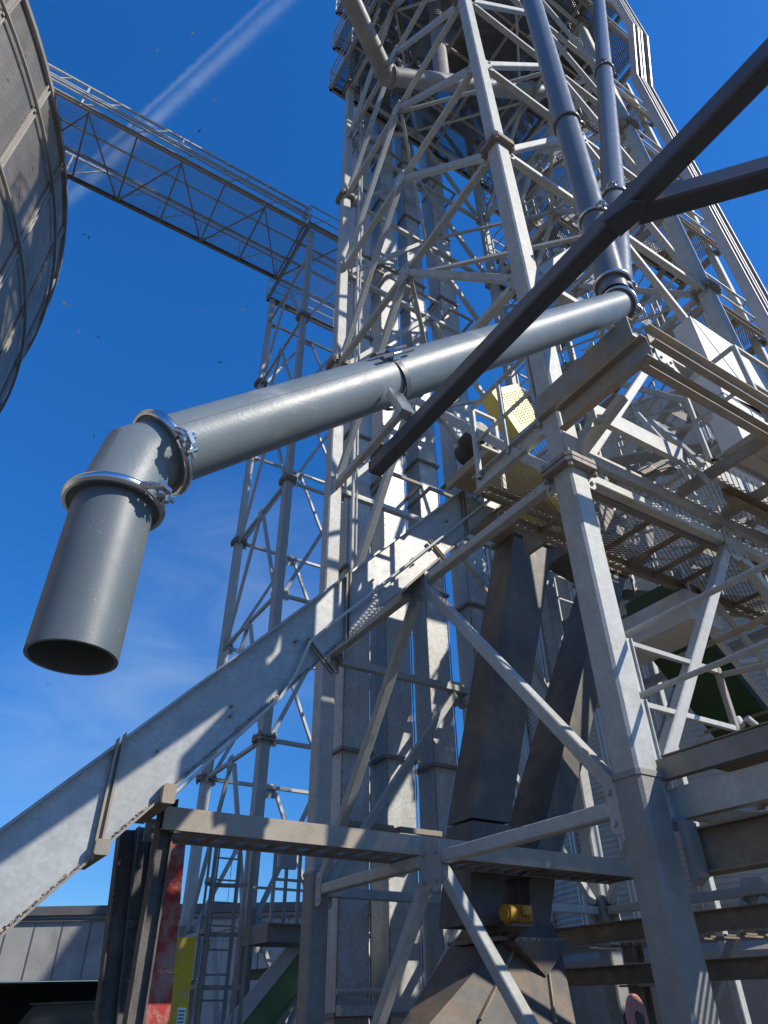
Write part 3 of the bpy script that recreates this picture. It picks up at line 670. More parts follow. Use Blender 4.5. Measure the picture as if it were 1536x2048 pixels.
MB().expanded(W(.16,-.05,ZD-.18), V, U, 7, .33, .1, .045, .006).build('grating', 'grating', pf)
MB().expanded(W(.16,.3,ZD-.2), V, U, 7, .82, .11, .05, .008).build('grating', 'grating', pf)
MB().expanded(W(.02,.3,ZD+.2), V, U, 1.6, .95, .1, .046, .008).build('grating', 'grating', pf)
MB().expanded(W(1.3,-.54,ZD-.06), V, U, 5, .46, .1, .045, .007).build('grating', 'grating', pf)
b = MB()
for k in range(150):
    pp = 1.62+k*.028
    if pp > 3.9 and pp < 4.0: continue
    b.box(W(pp,-1.04,ZD-.01), W(pp,-.56,ZD-.01), .028, .008, Z, .001)
for q in (-1.0,-.8,-.6): b.box(W(1.62,q,ZD-.02), W(5.8,q,ZD-.02), .012, .006, Z, .001)
b.build('bar_grating', 'grating', pf)
def rail(root, pts, h=1.07, mids=(.53,), post=.05, tube_=.042, mt='galvanised', sp=1.2, toe=False):
    """railing along pts (deck level)"""
    for i in range(len(pts)-1):
        a, b_ = Vector(pts[i]), Vector(pts[i+1]); d = b_-a; n = max(1, round(d.length/sp))
        r_ = MB(); r_.box(a+Z*h, b_+Z*h, tube_, tube_, Z); r_.build('guard_rail', mt, root)
        for m_ in mids: MB().box(a+Z*m_, b_+Z*m_, tube_*.85, tube_*.85, Z).build('mid_rail', mt, root)
        for k in range(n+1):
            if k == 0 and i > 0: continue
            c_ = a+d*k/n; pz = MB(); pz.box(c_, c_+Z*h, post, post*.8, d); pz.build('rail_post', mt, root)
rail(pf, [W(1.6,-.5,ZD), W(1.6,-1.16,ZD), W(8,-1.16,ZD)])
b = MB(); channel(b, W(.02,1.27,6.36), W(1.6,1.27,6.36), .16, .05); b.build('edge_channel', 'brown_steel', pf)
rail(pf, [W(-.06,.18,ZD+.2), W(-.06,1.14,ZD+.2)], sp=.5)
rail(pf, [W(-.06,1.16,ZD+.2), W(.3,1.16,ZD+.2)], sp=.4)
for a_, c_, k_ in (((.1,-.1,5.9),(.25,-.6,6.3),.09),((1.3,-.56,5.95),(1.55,-.1,7.0),.055),((2.0,.0,5.95),(2.0,.0,7.0),.055)):
    MB().box(W(*a_), W(*c_), k_, k_, Z).build('knee_brace', 'galvanised', pf)
for pp, zz0 in ((1.25,6.1),(1.5,6.1)):
    b = MB(); b.box(W(pp,-.45,zz0-.2), W(pp,-.1,zz0+.9), .05, .05); b.build('hanger', 'galvanised', pf)
# long brown pipe under the platform
b = MB(); channel(b, W(1.9,-.35,5.95), W(8,-.35,5.95), .16, .09, .012, Z, 1); b.build('hanging_channel', 'brown_steel', pf)
# ------------------------------------------------------------------ yellow guard over the conveyor drive
yg = thing('drive_guard', 'tall perforated yellow belt guard tilted over the conveyor head on the platform', 'machine guard', W(1,1.6,7.6))
yp = [at(x, y, q=1.5) for x, y in ((981,780),(1035,767),(1070,823),(1071,838),(1038,866))]
b = MB(); b.plate(yp, U, .24); b.build('guard_cover', 'yellow_guard', yg)
b = MB(); b.lb(.3,1.6,1.32,2.2,7.2,7.23); b.lb(.3,.36,1.32,2.2,7.1,7.197); b.lb(1.54,1.6,1.32,2.2,6.5,7.197); b.build('shade_plate', 'dusty_steel', yg)  # made-up plate and lips, added to throw shade on the upper conveyor trough
b = MB(); b.lb(.85,1.2,1.0,1.6,6.47,6.62); b.build('guard_skirt', 'yellow_guard', yg)
b = MB(); o_ = yp[0]; ee = (yp[4]-yp[0]); ew = (yp[1]-yp[0])
for i in range(14):
    for k in range(8):
        c_ = o_ + ee*(.16+.052*i) + ew*(.25+.1*k) + (yp[2]-yp[1])*.0 - U*.004
        b.add([c_+ee.normalized()*x+ew.normalized()*y for x, y in ((-.006,-.017),(.006,-.017),(.006,.017),(-.006,.017))], [(0,1,2,3)])
b.build('vent_slots', 'inner_dark', yg)
b = MB(); b.cyl(W(.5,1.6,7.75), W(.5,1.95,7.75), .14, 18); b.lb(.8,1.2,1.68,2.05,7.4,7.75); b.build('gearbox', 'cable', yg, 40)
b = MB(); b.cyl(W(.62,1.7,7.75), W(.62,2.15,7.75), .17, 20); b.box(W(.62,1.75,7.93), W(.62,2.1,7.93), .05, .14); b.build('motor', 'cable', yg, 40)
# ------------------------------------------------------------------ pale duct box on the platform
db = thing('duct_box', 'white folded sheet metal box duct standing on the platform behind its railing', 'duct', W(3.6,0,6.2))
p0 = W(3.0,-.3,0); 
frustum(MB(), (3.0,4.6,-.3,.0), 6.25, (3.0,4.6,-.3,.0), 8.1).build('lower_panel', 'white_sheet', db)
b = MB(); v_ = [W(3.0,-.3,8.11),W(4.6,-.3,8.11),W(4.6,0,8.11),W(3.0,0,8.11), W(3.0,-.3,9.67),W(5.0,-.3,9.6),W(5.0,0,9.6),W(3.0,0,9.67), W(3.8,-.36,8.11)]
b.add(v_, [(0,8,4),(8,1,5,4),(1,2,6,5),(2,3,7,6),(3,0,4,7),(4,5,6,7)]); b.build('upper_hood', 'white_sheet', db)
b = MB(); b.box(W(3.8,-.362,8.1), W(3.02,-.303,9.66), .012, .012, U, .002); b.box(W(3.0,-.305,8.1), W(4.6,-.305,8.1), .02, .012, Z, .002); b.box(W(3.55,-.304,6.25), W(3.55,-.304,8.1), .012, .01, U, .002); b.build('folded_seam', 'galvanised', db)
# ------------------------------------------------------------------ green conveyor on the right
gc = thing('green_conveyor', 'green belt conveyor rising from the right towards the platform, with a pale lattice side', 'conveyor', W(5,1.4,3))
ga = lambda p: 6.15-(p-2.9)*1.02
b = MB(); vs = [W(p,q,ga(p)+o) for o in (-.45,0) for q in (1.15,1.95) for p in (3.0,8.2)]
b.add(vs, [(0,2,3,1),(4,5,7,6),(0,1,5,4),(2,6,7,3),(0,4,6,2),(1,3,7,5)]); b.build('belt_trough', 'green_paint', gc)
for k in range(5):
    pp = 3.1+k*.95; b = MB(); b.box(W(pp,1.1,ga(pp)-.47), W(pp,2.0,ga(pp)-.47), .03, .05); b.build('belly_strap', 'brown_steel', gc)
b = MB()
channel(b, W(3.0,1.08,ga(3.0)-.4), W(8.2,1.08,ga(8.2)-.4), .1, .05); channel(b, W(3.0,1.06,ga(3.0)+.32), W(8.2,1.06,ga(8.2)+.32), .1, .05)
b.build('side_rail', 'white_sheet', gc)
for k in range(9):
    pp = 3.1+k*.55; b = MB(); b.box(W(pp,1.05,ga(pp)-.36), W(pp+.5 if k % 2 else pp,1.05,ga(pp+.5 if k % 2 else pp)+.3), .05, .03); b.build('lattice_bar', 'white_sheet', gc)
frustum(MB(), (2.7,3.3,.9,2.1), 5.3, (2.9,3.5,1.0,2.1), 5.8).build('discharge_hood', 'white_sheet', gc)
# ------------------------------------------------------------------ lower right: scale deck with rails
sd_ = thing('scale_deck', 'low steel deck of stacked dusty beams reaching out to the right from the front leg', 'deck', W(.3,-1.5,2.3))
def beam(a, b, h, fl, mt, nm, kind='c', flip=1):
    m_ = MB()
    (channel(m_, W(*a), W(*b), h, fl, .014, Z, flip) if kind == 'c' else ibeam(m_, W(*a), W(*b), h, fl, .014)); return m_.build(nm, mt, sd_)
beam((.16,-.05,3.02), (.16,-6.5,3.02), .14, .07, 'dusty_steel', 'edge_channel', flip=-1)
beam((.22,-.05,2.8), (.22,-6.5,2.8), .2, .08, 'galvanised', 'fascia_channel', flip=-1)
beam((.3,-.1,2.5), (.3,-6.5,2.5), .27, .16, 'brown_steel', 'main_beam', 'i')
b = MB()
for (p0_,p1_,q0_,q1_) in ((.15,.55,-6.5,-.12),(1.25,3.2,-6.5,-.12),(.55,1.25,-6.5,-1.8),(.55,1.25,-1.0,-.12)): b.lb(p0_,p1_,q0_,q1_,3.095,3.105)
b.build('deck_plate', 'brown_steel', sd_)
b = MB()
for k in range(13): b.lb(.56+k*.055, .57+k*.055, -1.8, -1.0, 3.065, 3.1)
b.build('bar_grating', 'grating', sd_)
b = MB(); b.plate([W(.14,x,z) for x, z in ((-.13,2.3),(-.2,2.34),(-.2,2.66),(-.13,2.7))], V, .1); b.build('end_plate', 'dusty_steel', sd_)
for q in (-.9,-1.9,-2.7,-3.6,-4.5,-5.4): b = MB(); channel(b, W(.3,q,2.72), W(4.5,q,2.72), .12, .06); b.build('floor_joist', 'brown_steel', sd_)
b = MB(); b.cyl(W(.18,.0,4.07), W(.18,-6.5,4.07), .024, 12); b.cyl(W(.18,.0,3.57), W(.18,-6.5,3.57), .022, 12); b.build('pipe_rail', 'galvanised', sd_, 40)
for z0, z1 in ((3.6,4.05),(3.1,3.55)):
    b = MB(); b.box(W(.2,-.04,z0), W(.2,-.04,z1), .05, .012, V); b.box(W(.23,-.04,z0), W(.23,-.04,z1), .012, .05, V); b.build('rail_post', 'galvanised', sd_)
    b = MB(); b.box(W(.2,-.02,z1-.03), W(1.35,-.02,z1-.03), .045, .04); b.build('cross_rail', 'galvanised', sd_)
b = MB(); b.box(W(1.35,-.02,2.9), W(1.35,-.02,4.05), .05, .05); b.box(W(1.35,-.05,3.98), W(1.5,-.4,3.98), .04, .04); b.box(W(1.35,-.02,2.95), W(1.6,-.5,2.85), .045, .045); b.build('end_post', 'dusty_steel', sd_)
b = MB(); b.cyl(W(1.4,.35,4.3), W(1.4,-3,4.35), .028, 12); b.build('far_pipe_rail', 'brown_steel', sd_, 40)
b = MB(); b.cyl(W(1.42,-.02,3.55), W(1.42,-.0,3.62), .05, 12); b.cyl(W(1.42,-.1,3.6), W(2.2,-.25,3.0), .03, 10); b.build('gate_arm', 'galvanised', sd_, 40)
# brown rear beams and wires
rb = thing('rear_frame', 'rusty brown twin beam frame low on the right, standing on tan posts before the concrete', 'steel frame', W(3.5,3,0))
for z, h in ((2.42,.2),(1.98,.19)):
    b = MB(); ibeam(b, W(3.5,4.7,z), W(3.5,-1.5,z), h, .12); b.build('cross_beam', 'brown_steel', rb)
b = MB()
for k in range(30): b.box(W(3.5,4.5-k*.2,2.28), W(4.2,4.5-k*.2,2.28), .02, .02)
b.build('slatted_floor', 'brown_steel', rb)
for q in (3.55, -.6):
    b = MB(); ibeam(b, W(3.7,q,0), W(3.7,q,1.86), .17, .17, .012, V); b.lb(3.5,3.9,q-.14,q+.14,1.86,1.88); b.build('post', 'brown_steel', rb)
b = MB(); ibeam(b, W(3.7,3.55,2.1), W(3.7,3.55,2.3), .17, .17, .012, V); b.build('post_stub', 'brown_steel', rb)
b = MB(); b.box(W(4.4,2.0,.2), W(4.4,.9,2.4), .1, .1); b.build('inclined_strut', 'brown_steel', rb)
wb = MB(); rnd = random.Random(5)
for k in range(26):
    a_ = W(3.2+rnd.random()*.4, .95+rnd.random()*.5, 3.05); e_ = W(3.2+rnd.random()*.2, .62+rnd.random()*.3, 2.5)
    wb.tubepath([a_, a_.lerp(e_, .5)+Vector((rnd.uniform(-.04,.04), rnd.uniform(-.04,.04), -.05)), e_], .006, 5)
tag(wb.build('cable_bundle', 'wire', None, 60), 'frayed bundle of tan cables hanging over the brown beam at right', 'cables')
b = MB(); b.cyl(W(4.2,.7,2.55), W(4.2,.7,3.0), .28, 24); b.cyl(W(4.2,.7,3.0), W(4.2,.7,3.04), .31, 24)
tag(b.build('brown_drum', 'brown_steel', None, 40), 'squat brown drum resting on the beam beside the cable bundle', 'drum')
# pink hose reel at the bottom edge
hr = at(1275, 2040, q=1.3); ht = thing('hose_reel', 'pale pink coiled hose reel at the bottom edge right of the tan post', 'hose reel', hr - Z*.2)
b = MB()
for k in range(5): b.ring(hr, U*-1+V*.3, [(.06+.022*k,-.012),(.078+.022*k,-.012),(.078+.022*k,.012),(.06+.022*k,.012)], 28)
b.build('coiled_hose', 'pink', ht, 40)
b = MB(); b.cyl(hr-U*.03, hr+U*.1, .05, 14); b.box(hr-Z*.6+U*.08, hr+U*.08, .06, .05); b.build('bracket', 'cable', ht, 40)
# ------------------------------------------------------------------ upper decks of the tower
def deck(z, lab, p0, p1, q0, q1):
    t = thing('service_deck', lab, 'platform', W((p0+p1)/2, (q0+q1)/2, z), 'upper service decks')
    for (a, b_) in (((p0,q0),(p1,q0)),((p0,q1),(p1,q1)),((p0,q0),(p0,q1)),((p1,q0),(p1,q1))):
        channel(MB(), W(*a,z), W(*b_,z), .26, .08).build('edge_beam', 'dusty_steel', t)
    for k in range(1, 6):
        pp = p0+(p1-p0)*k/6; b = MB(); b.box(W(pp,q0,z-.02), W(pp,q1,z-.02), .13, .07); b.build('joist', 'dusty_steel', t)
    for k in (1, 2, 3):
        qq = q0+(q1-q0)*k/4; b = MB(); b.box(W(p0,qq,z-.03), W(p1,qq,z-.03), .1, .06); b.build('stringer', 'dusty_steel', t)
    hole = lambda x, y: ((x > 1.0-p0) & (x < 3.0-p0) & (y > 2.4) & (y < 4.4)) if z < 25 else ((x > .5-p0) & (x < 2-p0) & (y > .8) & (y < 2.4))
    MB().expanded(W(p0,q0,z+.09), V, U, p1-p0, q1-q0, .11, .05, .017, .6, hole).build('grating', 'deck_mesh', t)
    rail(t, [W(p0,q1,z+.1), W(p0,q0,z+.1), W(p1,q0,z+.1), W(p1,q1,z+.1), W(p0,q1,z+.1)], sp=1.4)
deck(24.05, 'lowest grated service deck wrapped round the top of the lattice tower', -.55, 6.8, -.4, 5.15)
def deck_bay(t, p0, p1, q0, q1, z):
    for (a, b_) in (((p0,q0),(p1,q0)),((p0,q1),(p1,q1)),((p1,q0),(p1,q1))): channel(MB(), W(*a,z), W(*b_,z), .24, .08).build('edge_beam', 'dusty_steel', t)
    MB().expanded(W(p0,q0,z+.09), V, U, p1-p0, q1-q0, .11, .05, .015, .6).build('grating', 'deck_mesh', t)
    rail(t, [W(p0,q0,z+.1), W(p1,q0,z+.1), W(p1,q1,z+.1)], sp=1.2)
deck_bay([o for o in C.objects if o.name.startswith('service_deck')][0], 6.82, 8.0, 3.2, 5.15, 24.05)
deck(27.1, 'middle grated service deck at the top of the lattice tower', -.55, 6.8, -.4, 5.15)
deck(30.2, 'topmost grated service deck at the upper edge of the photo', -.55, 6.8, -.4, 5.15)
mc = thing('head_machinery', 'dark boxed distributor machinery hung between the upper service decks', 'machinery', W(3,2,24.5))
frustum(MB(), (2.2,4.2,1.2,3.2), 25.3, (1.6,4.6,.8,3.8), 26.6).build('distributor', 'chute', mc)
frustum(MB(), (5.0,6.8,.4,2.6), 24.4, (5.0,6.8,.4,2.6), 26.2).build('housing', 'chute', mc)
# spouts inside the tower top
sp = thing('cross_spout', 'old stained grey spout bending at a ringed elbow across the upper tower', 'spout', at(768,155,Zc=15.3))
a_ = at(772,152,Zc=15.3); b1 = at(695,-15,Zc=14.3); b2 = at(1080,186,Zc=17.9)
RS = .2
tube(MB(), a_, a_+(b1-a_)*1.6, RS, 36).build('pipe', 'old_spout', sp, 40)
tube(MB(), a_+(b2-a_)*.03, b2, RS, 36).build('pipe', 'old_spout', sp, 40)
mitre(MB(), [a_+(b1-a_).normalized()*.1, a_, a_+(b2-a_).normalized()*.12], RS*1.02, 36).build('elbow', 'old_spout', sp, 30)
for c_, d_ in ((a_+(b1-a_).normalized()*.12, b1-a_), (a_+(b2-a_).normalized()*.14, b2-a_), (b2-(b2-a_)*.08, b2-a_)):
    MB().ring(c_, d_, [(RS+.002,-.03),(RS+.05,-.03),(RS+.05,.03),(RS+.002,.03)], 36).build('ring_clamp', 'flange', sp, 40)
v0 = a_+(b2-a_)*.33; v1 = at(868, 0, Zc=20.5)
tube(MB(), v0, v0+(v1-v0)*1.4, RS*.95, 36).build('drop_pipe', 'old_spout', sp, 40)
mid_ = thing('middle_landing', 'small grated landing hung between the rear legs half way up the main tower', 'platform', W(5.2,3.6,18.1))
deck_bay(mid_, 4.9, 6.3, 2.6, 5.0, 18.1); channel(MB(), W(4.9,2.6,18.1), W(4.9,5.0,18.1), .24, .08).build('edge_beam', 'dusty_steel', mid_)
for q_ in (2.8, 4.8): MB().box(W(4.85,q_,16.9), W(6.2,q_,18.0), .07, .07).build('strut', 'galvanised', mid_)
# ------------------------------------------------------------------ catwalk to the silo
cw = thing('catwalk_bridge', 'long expanded metal catwalk truss spanning from the left silo to the slim tower', 'catwalk', W(-3,9.7,22))
z = 22.3
for q in (8.55, 10.85):
    channel(MB(), W(-8.2,q,z), W(.6,q,z), .17, .07).build('bottom_chord', 'dusty_steel', cw)
    MB().box(W(-8.2,q,z+1.15), W(.6,q,z+1.15), .07, .07).build('top_rail', 'galvanised_far', cw)
    for k in range(7):
        pp = -8.0+k*1.4; b = MB(); b.box(W(pp,q,z), W(pp,q,z+1.15), .05, .05); b.box(W(pp,q,z+.05), W(pp+.9,q,z+1.12), .035, .035); b.build('truss_web', 'galvanised_far', cw)
MB().box(W(-8.2,9.95,z), W(.6,9.95,z), .1, .06).build('floor_stringer', 'galvanised_far', cw)
MB().box(W(-8.2,9.2,z), W(.6,9.2,z), .05, .05).build('floor_stringer', 'galvanised_far', cw)
for k in range(7):
    pp = -7.7+k*1.35; MB().box(W(pp,8.6,z-.03), W(pp,10.8,z-.03), .055, .05).build('cross_beam', 'dusty_steel', cw)
    if k % 2 == 0: MB().box(W(pp,10.8,z-.07), W(pp+1.35,8.6,z-.07), .04, .04).build('plan_brace', 'dusty_steel', cw)
    else: MB().box(W(pp,8.6,z-.07), W(pp+1.35,10.8,z-.07), .04, .04).build('plan_brace', 'dusty_steel', cw)
b = MB()
for q, dz in ((8.5,.45),(8.48,.58),(8.5,.72),(8.62,.3)): b.box(W(-8.2,q,z+dz), W(.6,q,z+dz), .05, .05)
b.build('side_conduits', 'galvanised_far', cw)
MB().expanded(W(-8.2,8.6,z+.06), V, U, 8.75, 2.25, .1, .05, .011, .6).build('floor_grating', 'grating', cw)
b = MB()
for q in (8.55, 10.85):
    pass
cp = thing('tower_platform', 'railed grated landing on top of the slim tower where the catwalk ends', 'platform', W(2.3,9.8,22))
for a, b_ in (((.5,8.45),(.5,11.8)),((.5,8.45),(4.6,8.45)),((.5,11.8),(4.6,11.8)),((4.6,8.45),(4.6,11.8))):
    channel(MB(), W(*a,22.32), W(*b_,22.32), .24, .08).build('edge_beam', 'dusty_steel', cp)
for q in (9.2, 9.95, 10.8): MB().box(W(.5,q,22.3), W(4.6,q,22.3), .1, .06).build('stringer', 'galvanised_far', cp)
MB().expanded(W(.5,8.5,22.42), V, U, 4.1, 3.3, .1, .05, .011, .6).build('grating', 'grating', cp)
rail(cp, [W(.5,9.3,22.44), W(.5,8.45,22.44), W(4.6,8.45,22.44)])
rail(cp, [W(.5,11.8,22.44), W(4.6,11.8,22.44)])
# link from the landing to the big tower
# ------------------------------------------------------------------ stair tower on the right
st = thing('stair_tower', 'zigzag grated stair tower with railed landings beside the right rear of the main tower', 'stairs', W(6.3,2,0))
for p, q in ((5.45,.4),(7.0,.4),(5.45,4.6),(7.0,4.6)):
    MB().box(W(p,q,0), W(p,q,24), .14, .14, V).build('column', 'galvanised', st)
levels = [6.2+1.524*k for k in range(12)]
for k, z in enumerate(levels):
    near = k % 2 == 0
    q0, q1 = (.25,1.3) if near else (3.7,5.2)
    for a, b_ in (((5.35,q0),(7.1,q0)),((5.35,q1),(7.1,q1)),((5.35,q0),(5.35,q1)),((7.1,q0),(7.1,q1)),((6.2,q0),(6.2,q1))):
        channel(MB(), W(*a,z), W(*b_,z), .2, .06).build('landing_beam', 'dusty_steel', st)
    MB().expanded(W(5.4,q0,z+.08), V, U, 1.65, q1-q0, .09, .042, .012, .6).build('landing_grating', 'grating', st)
    qo = q0 if near else q1
    rail(st, [W(5.35,1.3 if near else 3.7,z+.1), W(5.35,qo,z+.1), W(7.1,qo,z+.1), W(7.1,1.3 if near else 3.7,z+.1)], sp=1.5)
    if k < len(levels)-1:
        zn = levels[k+1]; pa = 5.4 if near else 6.3
        qa, qb = (.9,3.7) if near else (3.7,.9)
        fl = MB()
        for pp in (pa, pa+.72): fl.box(W(pp,qa,z), W(pp,qb,zn), .2, .03, Z)
        fl.build('stair_stringer', 'dusty_steel', st)
        for s in range(8):
            tr = MB()
            f_ = (s+.5)/8; qq = qa+(qb-qa)*f_; zz = z+(zn-z)*f_
            for x in range(8): tr.box(W(pa+.03,qq-.11+x*.032,zz), W(pa+.69,qq-.11+x*.032,zz), .025, .01, Z, .001)
            tr.build('stair_tread', 'grating', st)
        hr_ = MB()
        for pp in (pa-.02, pa+.74):
            for h_ in (1.0, .55): hr_.box(W(pp,qa,z+h_), W(pp,qb,zn+h_), .04, .04, Z)
            for s in (.1,.5,.9): hr_.box(W(pp,qa+(qb-qa)*s,z+(zn-z)*s), W(pp,qa+(qb-qa)*s,z+(zn-z)*s+1.0), .035, .035, V)
        hr_.build('stair_handrail', 'galvanised', st)
# ------------------------------------------------------------------ cable trays
def tray(p0, wd, lab):
    t = thing('cable_tray', lab, 'cable tray', W(p0, -.75, 0), 'vertical cable trays')
    qa, qb = -.72, -1.16
    path = [(0,qa),(19.0,qa),(20.9,qb),(34,qb)]
    for i, x in enumerate((p0, p0+wd)):
        b = MB()
        for (z0,q0),(z1,q1) in zip(path[:-1], path[1:]):
            sx = 1 if i == 0 else -1
            b.plate([W(x,q0,z0), W(x,q1,z1), W(x,q1+.17,z1), W(x,q0+.17,z0)], V*sx, .012)
            b.plate([W(x,q0,z0), W(x,q1,z1), W(x+sx*.045,q1,z1), W(x+sx*.045,q0,z0)], U, .012)
        b.build('side_rail', 'tray', t)
    z = .2
    def qz(z): 
        return qa if z < 19 else (qa+(qb-qa)*(z-19)/1.9 if z < 20.9 else qb)
    while z < 31: MB().box(W(p0+.012,qz(z)+.13,z), W(p0+wd-.012,qz(z)+.13,z), .04, .025).build('rung', 'tray', t); z += .33
    c_ = MB(); rnd = random.Random(int(p0*100))
    for k in range(5):
        x = p0+.05+wd*.13*k; c_.tubepath([W(x+rnd.uniform(-.01,.01), qz(z)+.09, z) for z in np.arange(.2, 33, 1.0)], .016+.008*rnd.random(), 6)
    c_.build('cables', 'cable', t, 60)
tray(4.55, .21, 'left one of the two tall vertical cable trays, next to the stair tower')
tray(4.82, .27, 'right one of the two tall vertical cable trays, outermost against the sky')
# ------------------------------------------------------------------ posts at lower left
pl = thing('conveyor_trestle', 'dusty dark angle iron trestle standing under the inclined conveyor at lower left', 'trestle', W(-2.5,2.7,0))
def post_h(mb, c0, c1, h, fl, ref=V, t=.014): return ibeam(mb, c0, c1, h, fl, t, ref)
a0, a1 = at(268,2046,Zc=6.6), at(352,1594,Zc=6.35)
def leg_line(x0, y0, x1, y1, d):
    lo_ = at(x0, y0, Zc=d); hi_ = at(x1, y1, Zc=d); r0 = ray(x0,y0); 
    hd = lambda x, y: Vector((ray(x,y).x, ray(x,y).y)).length
    A_ = Vector((0,0,EYE))+ray(x0,y0)*(d/hd(x0,y0)); B_ = Vector((0,0,EYE))+ray(x1,y1)*(d/hd(x1,y1))
    k_ = (0-A_.z)/(B_.z-A_.z); return A_+(B_-A_)*k_, B_
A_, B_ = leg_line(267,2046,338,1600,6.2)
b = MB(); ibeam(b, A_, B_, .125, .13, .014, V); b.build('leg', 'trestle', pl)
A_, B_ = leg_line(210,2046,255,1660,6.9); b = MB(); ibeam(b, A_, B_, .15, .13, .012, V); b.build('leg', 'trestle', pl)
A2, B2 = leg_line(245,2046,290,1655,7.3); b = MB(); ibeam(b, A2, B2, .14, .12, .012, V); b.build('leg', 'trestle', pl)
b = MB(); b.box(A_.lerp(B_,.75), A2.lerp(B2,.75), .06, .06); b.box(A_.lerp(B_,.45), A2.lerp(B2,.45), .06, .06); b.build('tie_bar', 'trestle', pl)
b = MB(); b.box(W(-2.6,2.2,3.02), W(-2.6,3.0,3.02), .14, .1); b.box(W(-3.0,2.2,2.62), W(-3.0,2.9,2.62), .1, .1); b.build('saddle', 'dusty_steel', pl)
rp = thing('red_post', 'dusty red steel post standing beside the dark trestle leg at lower left', 'post', leg_line(305,2046,345,1680,7.4)[0])
A_, B_ = leg_line(308,2046,347,1660,7.4)
ibeam(MB(), A_, B_, .2, .2, .016, U).build('shaft', 'red_paint', rp)
b = MB(); frustum_c = B_; b.box(B_-Z*.02, B_+Z*.1, .1, .12, V); b.build('cap', 'dusty_steel', rp)
yp_ = thing('yellow_post', 'bright yellow dusty steel post beneath a grey plate at lower left', 'post', leg_line(362,2046,385,1880,7.9)[0])
A_, B_ = leg_line(345,2046,366,1876,7.9)
ibeam(MB(), A_, B_, .2, .2, .016, U).build('shaft', 'yellow_paint', yp_)
sc = at(362, 2036, Zc=(A_-Vector((0,0,EYE))).dot(CR[2])*.985)
b = MB(); b.plate([sc+V*x*.7+Z*z_*.7 for x, z_ in ((-.045,-.09),(.045,-.09),(.045,.09),(-.045,.09))], -U, .002); lbq = b.build('sticker', 'emblem', yp_)
b = MB()
for k in range(4): b.plate([sc-U*.003+V*x*.7+Z*z_*.7 for x, z_ in ((-.038,.05-k*.032),(.03,.05-k*.032),(.03,.068-k*.032),(-.038,.068-k*.032))], -U, .002)
b.build('sticker_print', 'emblem_green', lbq)
# ------------------------------------------------------------------ left building and truck
bd_ = thing('warehouse', 'long grey concrete panel warehouse with dark coping low at the left', 'building', (-12,24,0))
yb = 24.0; n_d = Vector((.035,1,0)).normalized()
def wallq(x0, x1, z0, z1, y0=0, th=.3): 
    b = MB(); b.add([(x, yb+y0+(x+12)*-.04+k, z) for z in (z0,z1) for k in (0,th) for x in (x0,x1)], [(0,2,3,1),(4,5,7,6),(0,1,5,4),(2,6,7,3),(0,4,6,2),(1,3,7,5)]); return b
wallq(-40, 9, 2.42, 4.05).build('wall_panels', 'panel_wall', bd_)
wallq(-5.6, 9, 0, 2.415).build('lower_wall', 'panel_wall', bd_)
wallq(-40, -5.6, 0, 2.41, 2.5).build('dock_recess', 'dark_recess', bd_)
wallq(-40, 9, 4.06, 4.3, -.12, .5).build('coping', 'coping', bd_)
wallq(-40, 9, 3.9, 3.97, -.06, .06).build('gutter_line', 'coping', bd_)
for k in range(56):
    x = -40+k*.86; MB().add([(x+d_, yb+(x+12)*-.04-.012, z_) for d_, z_ in ((0,2.45),(.035,2.45),(.035,3.88),(0,3.88))], [(0,1,2,3)]).build('panel_joint', 'coping', bd_)
for k in range(16):
    x = -5.4+k*.86; MB().add([(x+d_, yb+(x+12)*-.04-.012, z_) for d_, z_ in ((0,.05),(.035,.05),(.035,2.4),(0,2.4))], [(0,1,2,3)]).build('panel_joint', 'coping', bd_)
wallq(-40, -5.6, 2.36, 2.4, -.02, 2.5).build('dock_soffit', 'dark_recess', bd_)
tk = thing('truck', 'black truck cab whose roof just shows at the bottom left corner', 'truck', at(110,2046,Zc=9)*1.0 - Z*1.6)
tl = Vector((-1,.1,0)).normalized(); tf = Vector((-.1,-1,0)).normalized(); tc_ = at(120,2040,Zc=9); tc_.z = 0
def tb(prof, half, nm, mt): 
    b = MB(); n = len(prof); vs = [tc_ + tl*-s*half + tf*x + Z*z_ for s in (-1,1) for x, z_ in prof]
    b.add(vs, [tuple(range(n))[::-1], tuple(range(n,2*n))]+[(i,(i+1)%n,n+(i+1)%n,n+i) for i in range(n)]); return b.build(nm, mt, tk)
ZT = at(120,2004,Zc=9).z
b = MB(); prof = [(-.62,.7),(-.62,ZT-.32),(-.42,ZT-.06),(-.3,ZT),(.45,ZT),(.55,ZT-.05),(.62,ZT-.3),(.62,.7)]
vs = [tc_ + Vector((x,0,z_)) + Vector((0,y_,0)) for y_ in (-.0,2.2) for x, z_ in prof]; n = len(prof)
b.add(vs, [tuple(range(n)), tuple(range(n,2*n))[::-1]]+[(i,n+i,n+(i+1)%n,(i+1)%n) for i in range(n)]); b.build('cab', 'truck_paint', tk)
b = MB(); b.plate([tc_+Vector((x,-.004,z_)) for x, z_ in ((-.5,ZT-.42),(.5,ZT-.42),(.47,ZT-.1),(-.36,ZT-.1))], Vector((0,-1,0)), .012); b.build('rear_window', 'glass', tk)
b = MB(); b.box(tc_+Vector((-.42,-.03,ZT-.02)), tc_+Vector((.52,-.03,ZT+.0)), .03, .1); b.build('roof_visor', 'truck_paint', tk)
b = MB(); b.cyl(tc_+Vector((.48,-.05,ZT-.13)), tc_+Vector((.48,-.02,ZT-.13)), .035, 14); b.build('marker_lamp', 'flange', tk, 40)
b = MB(); b.lb
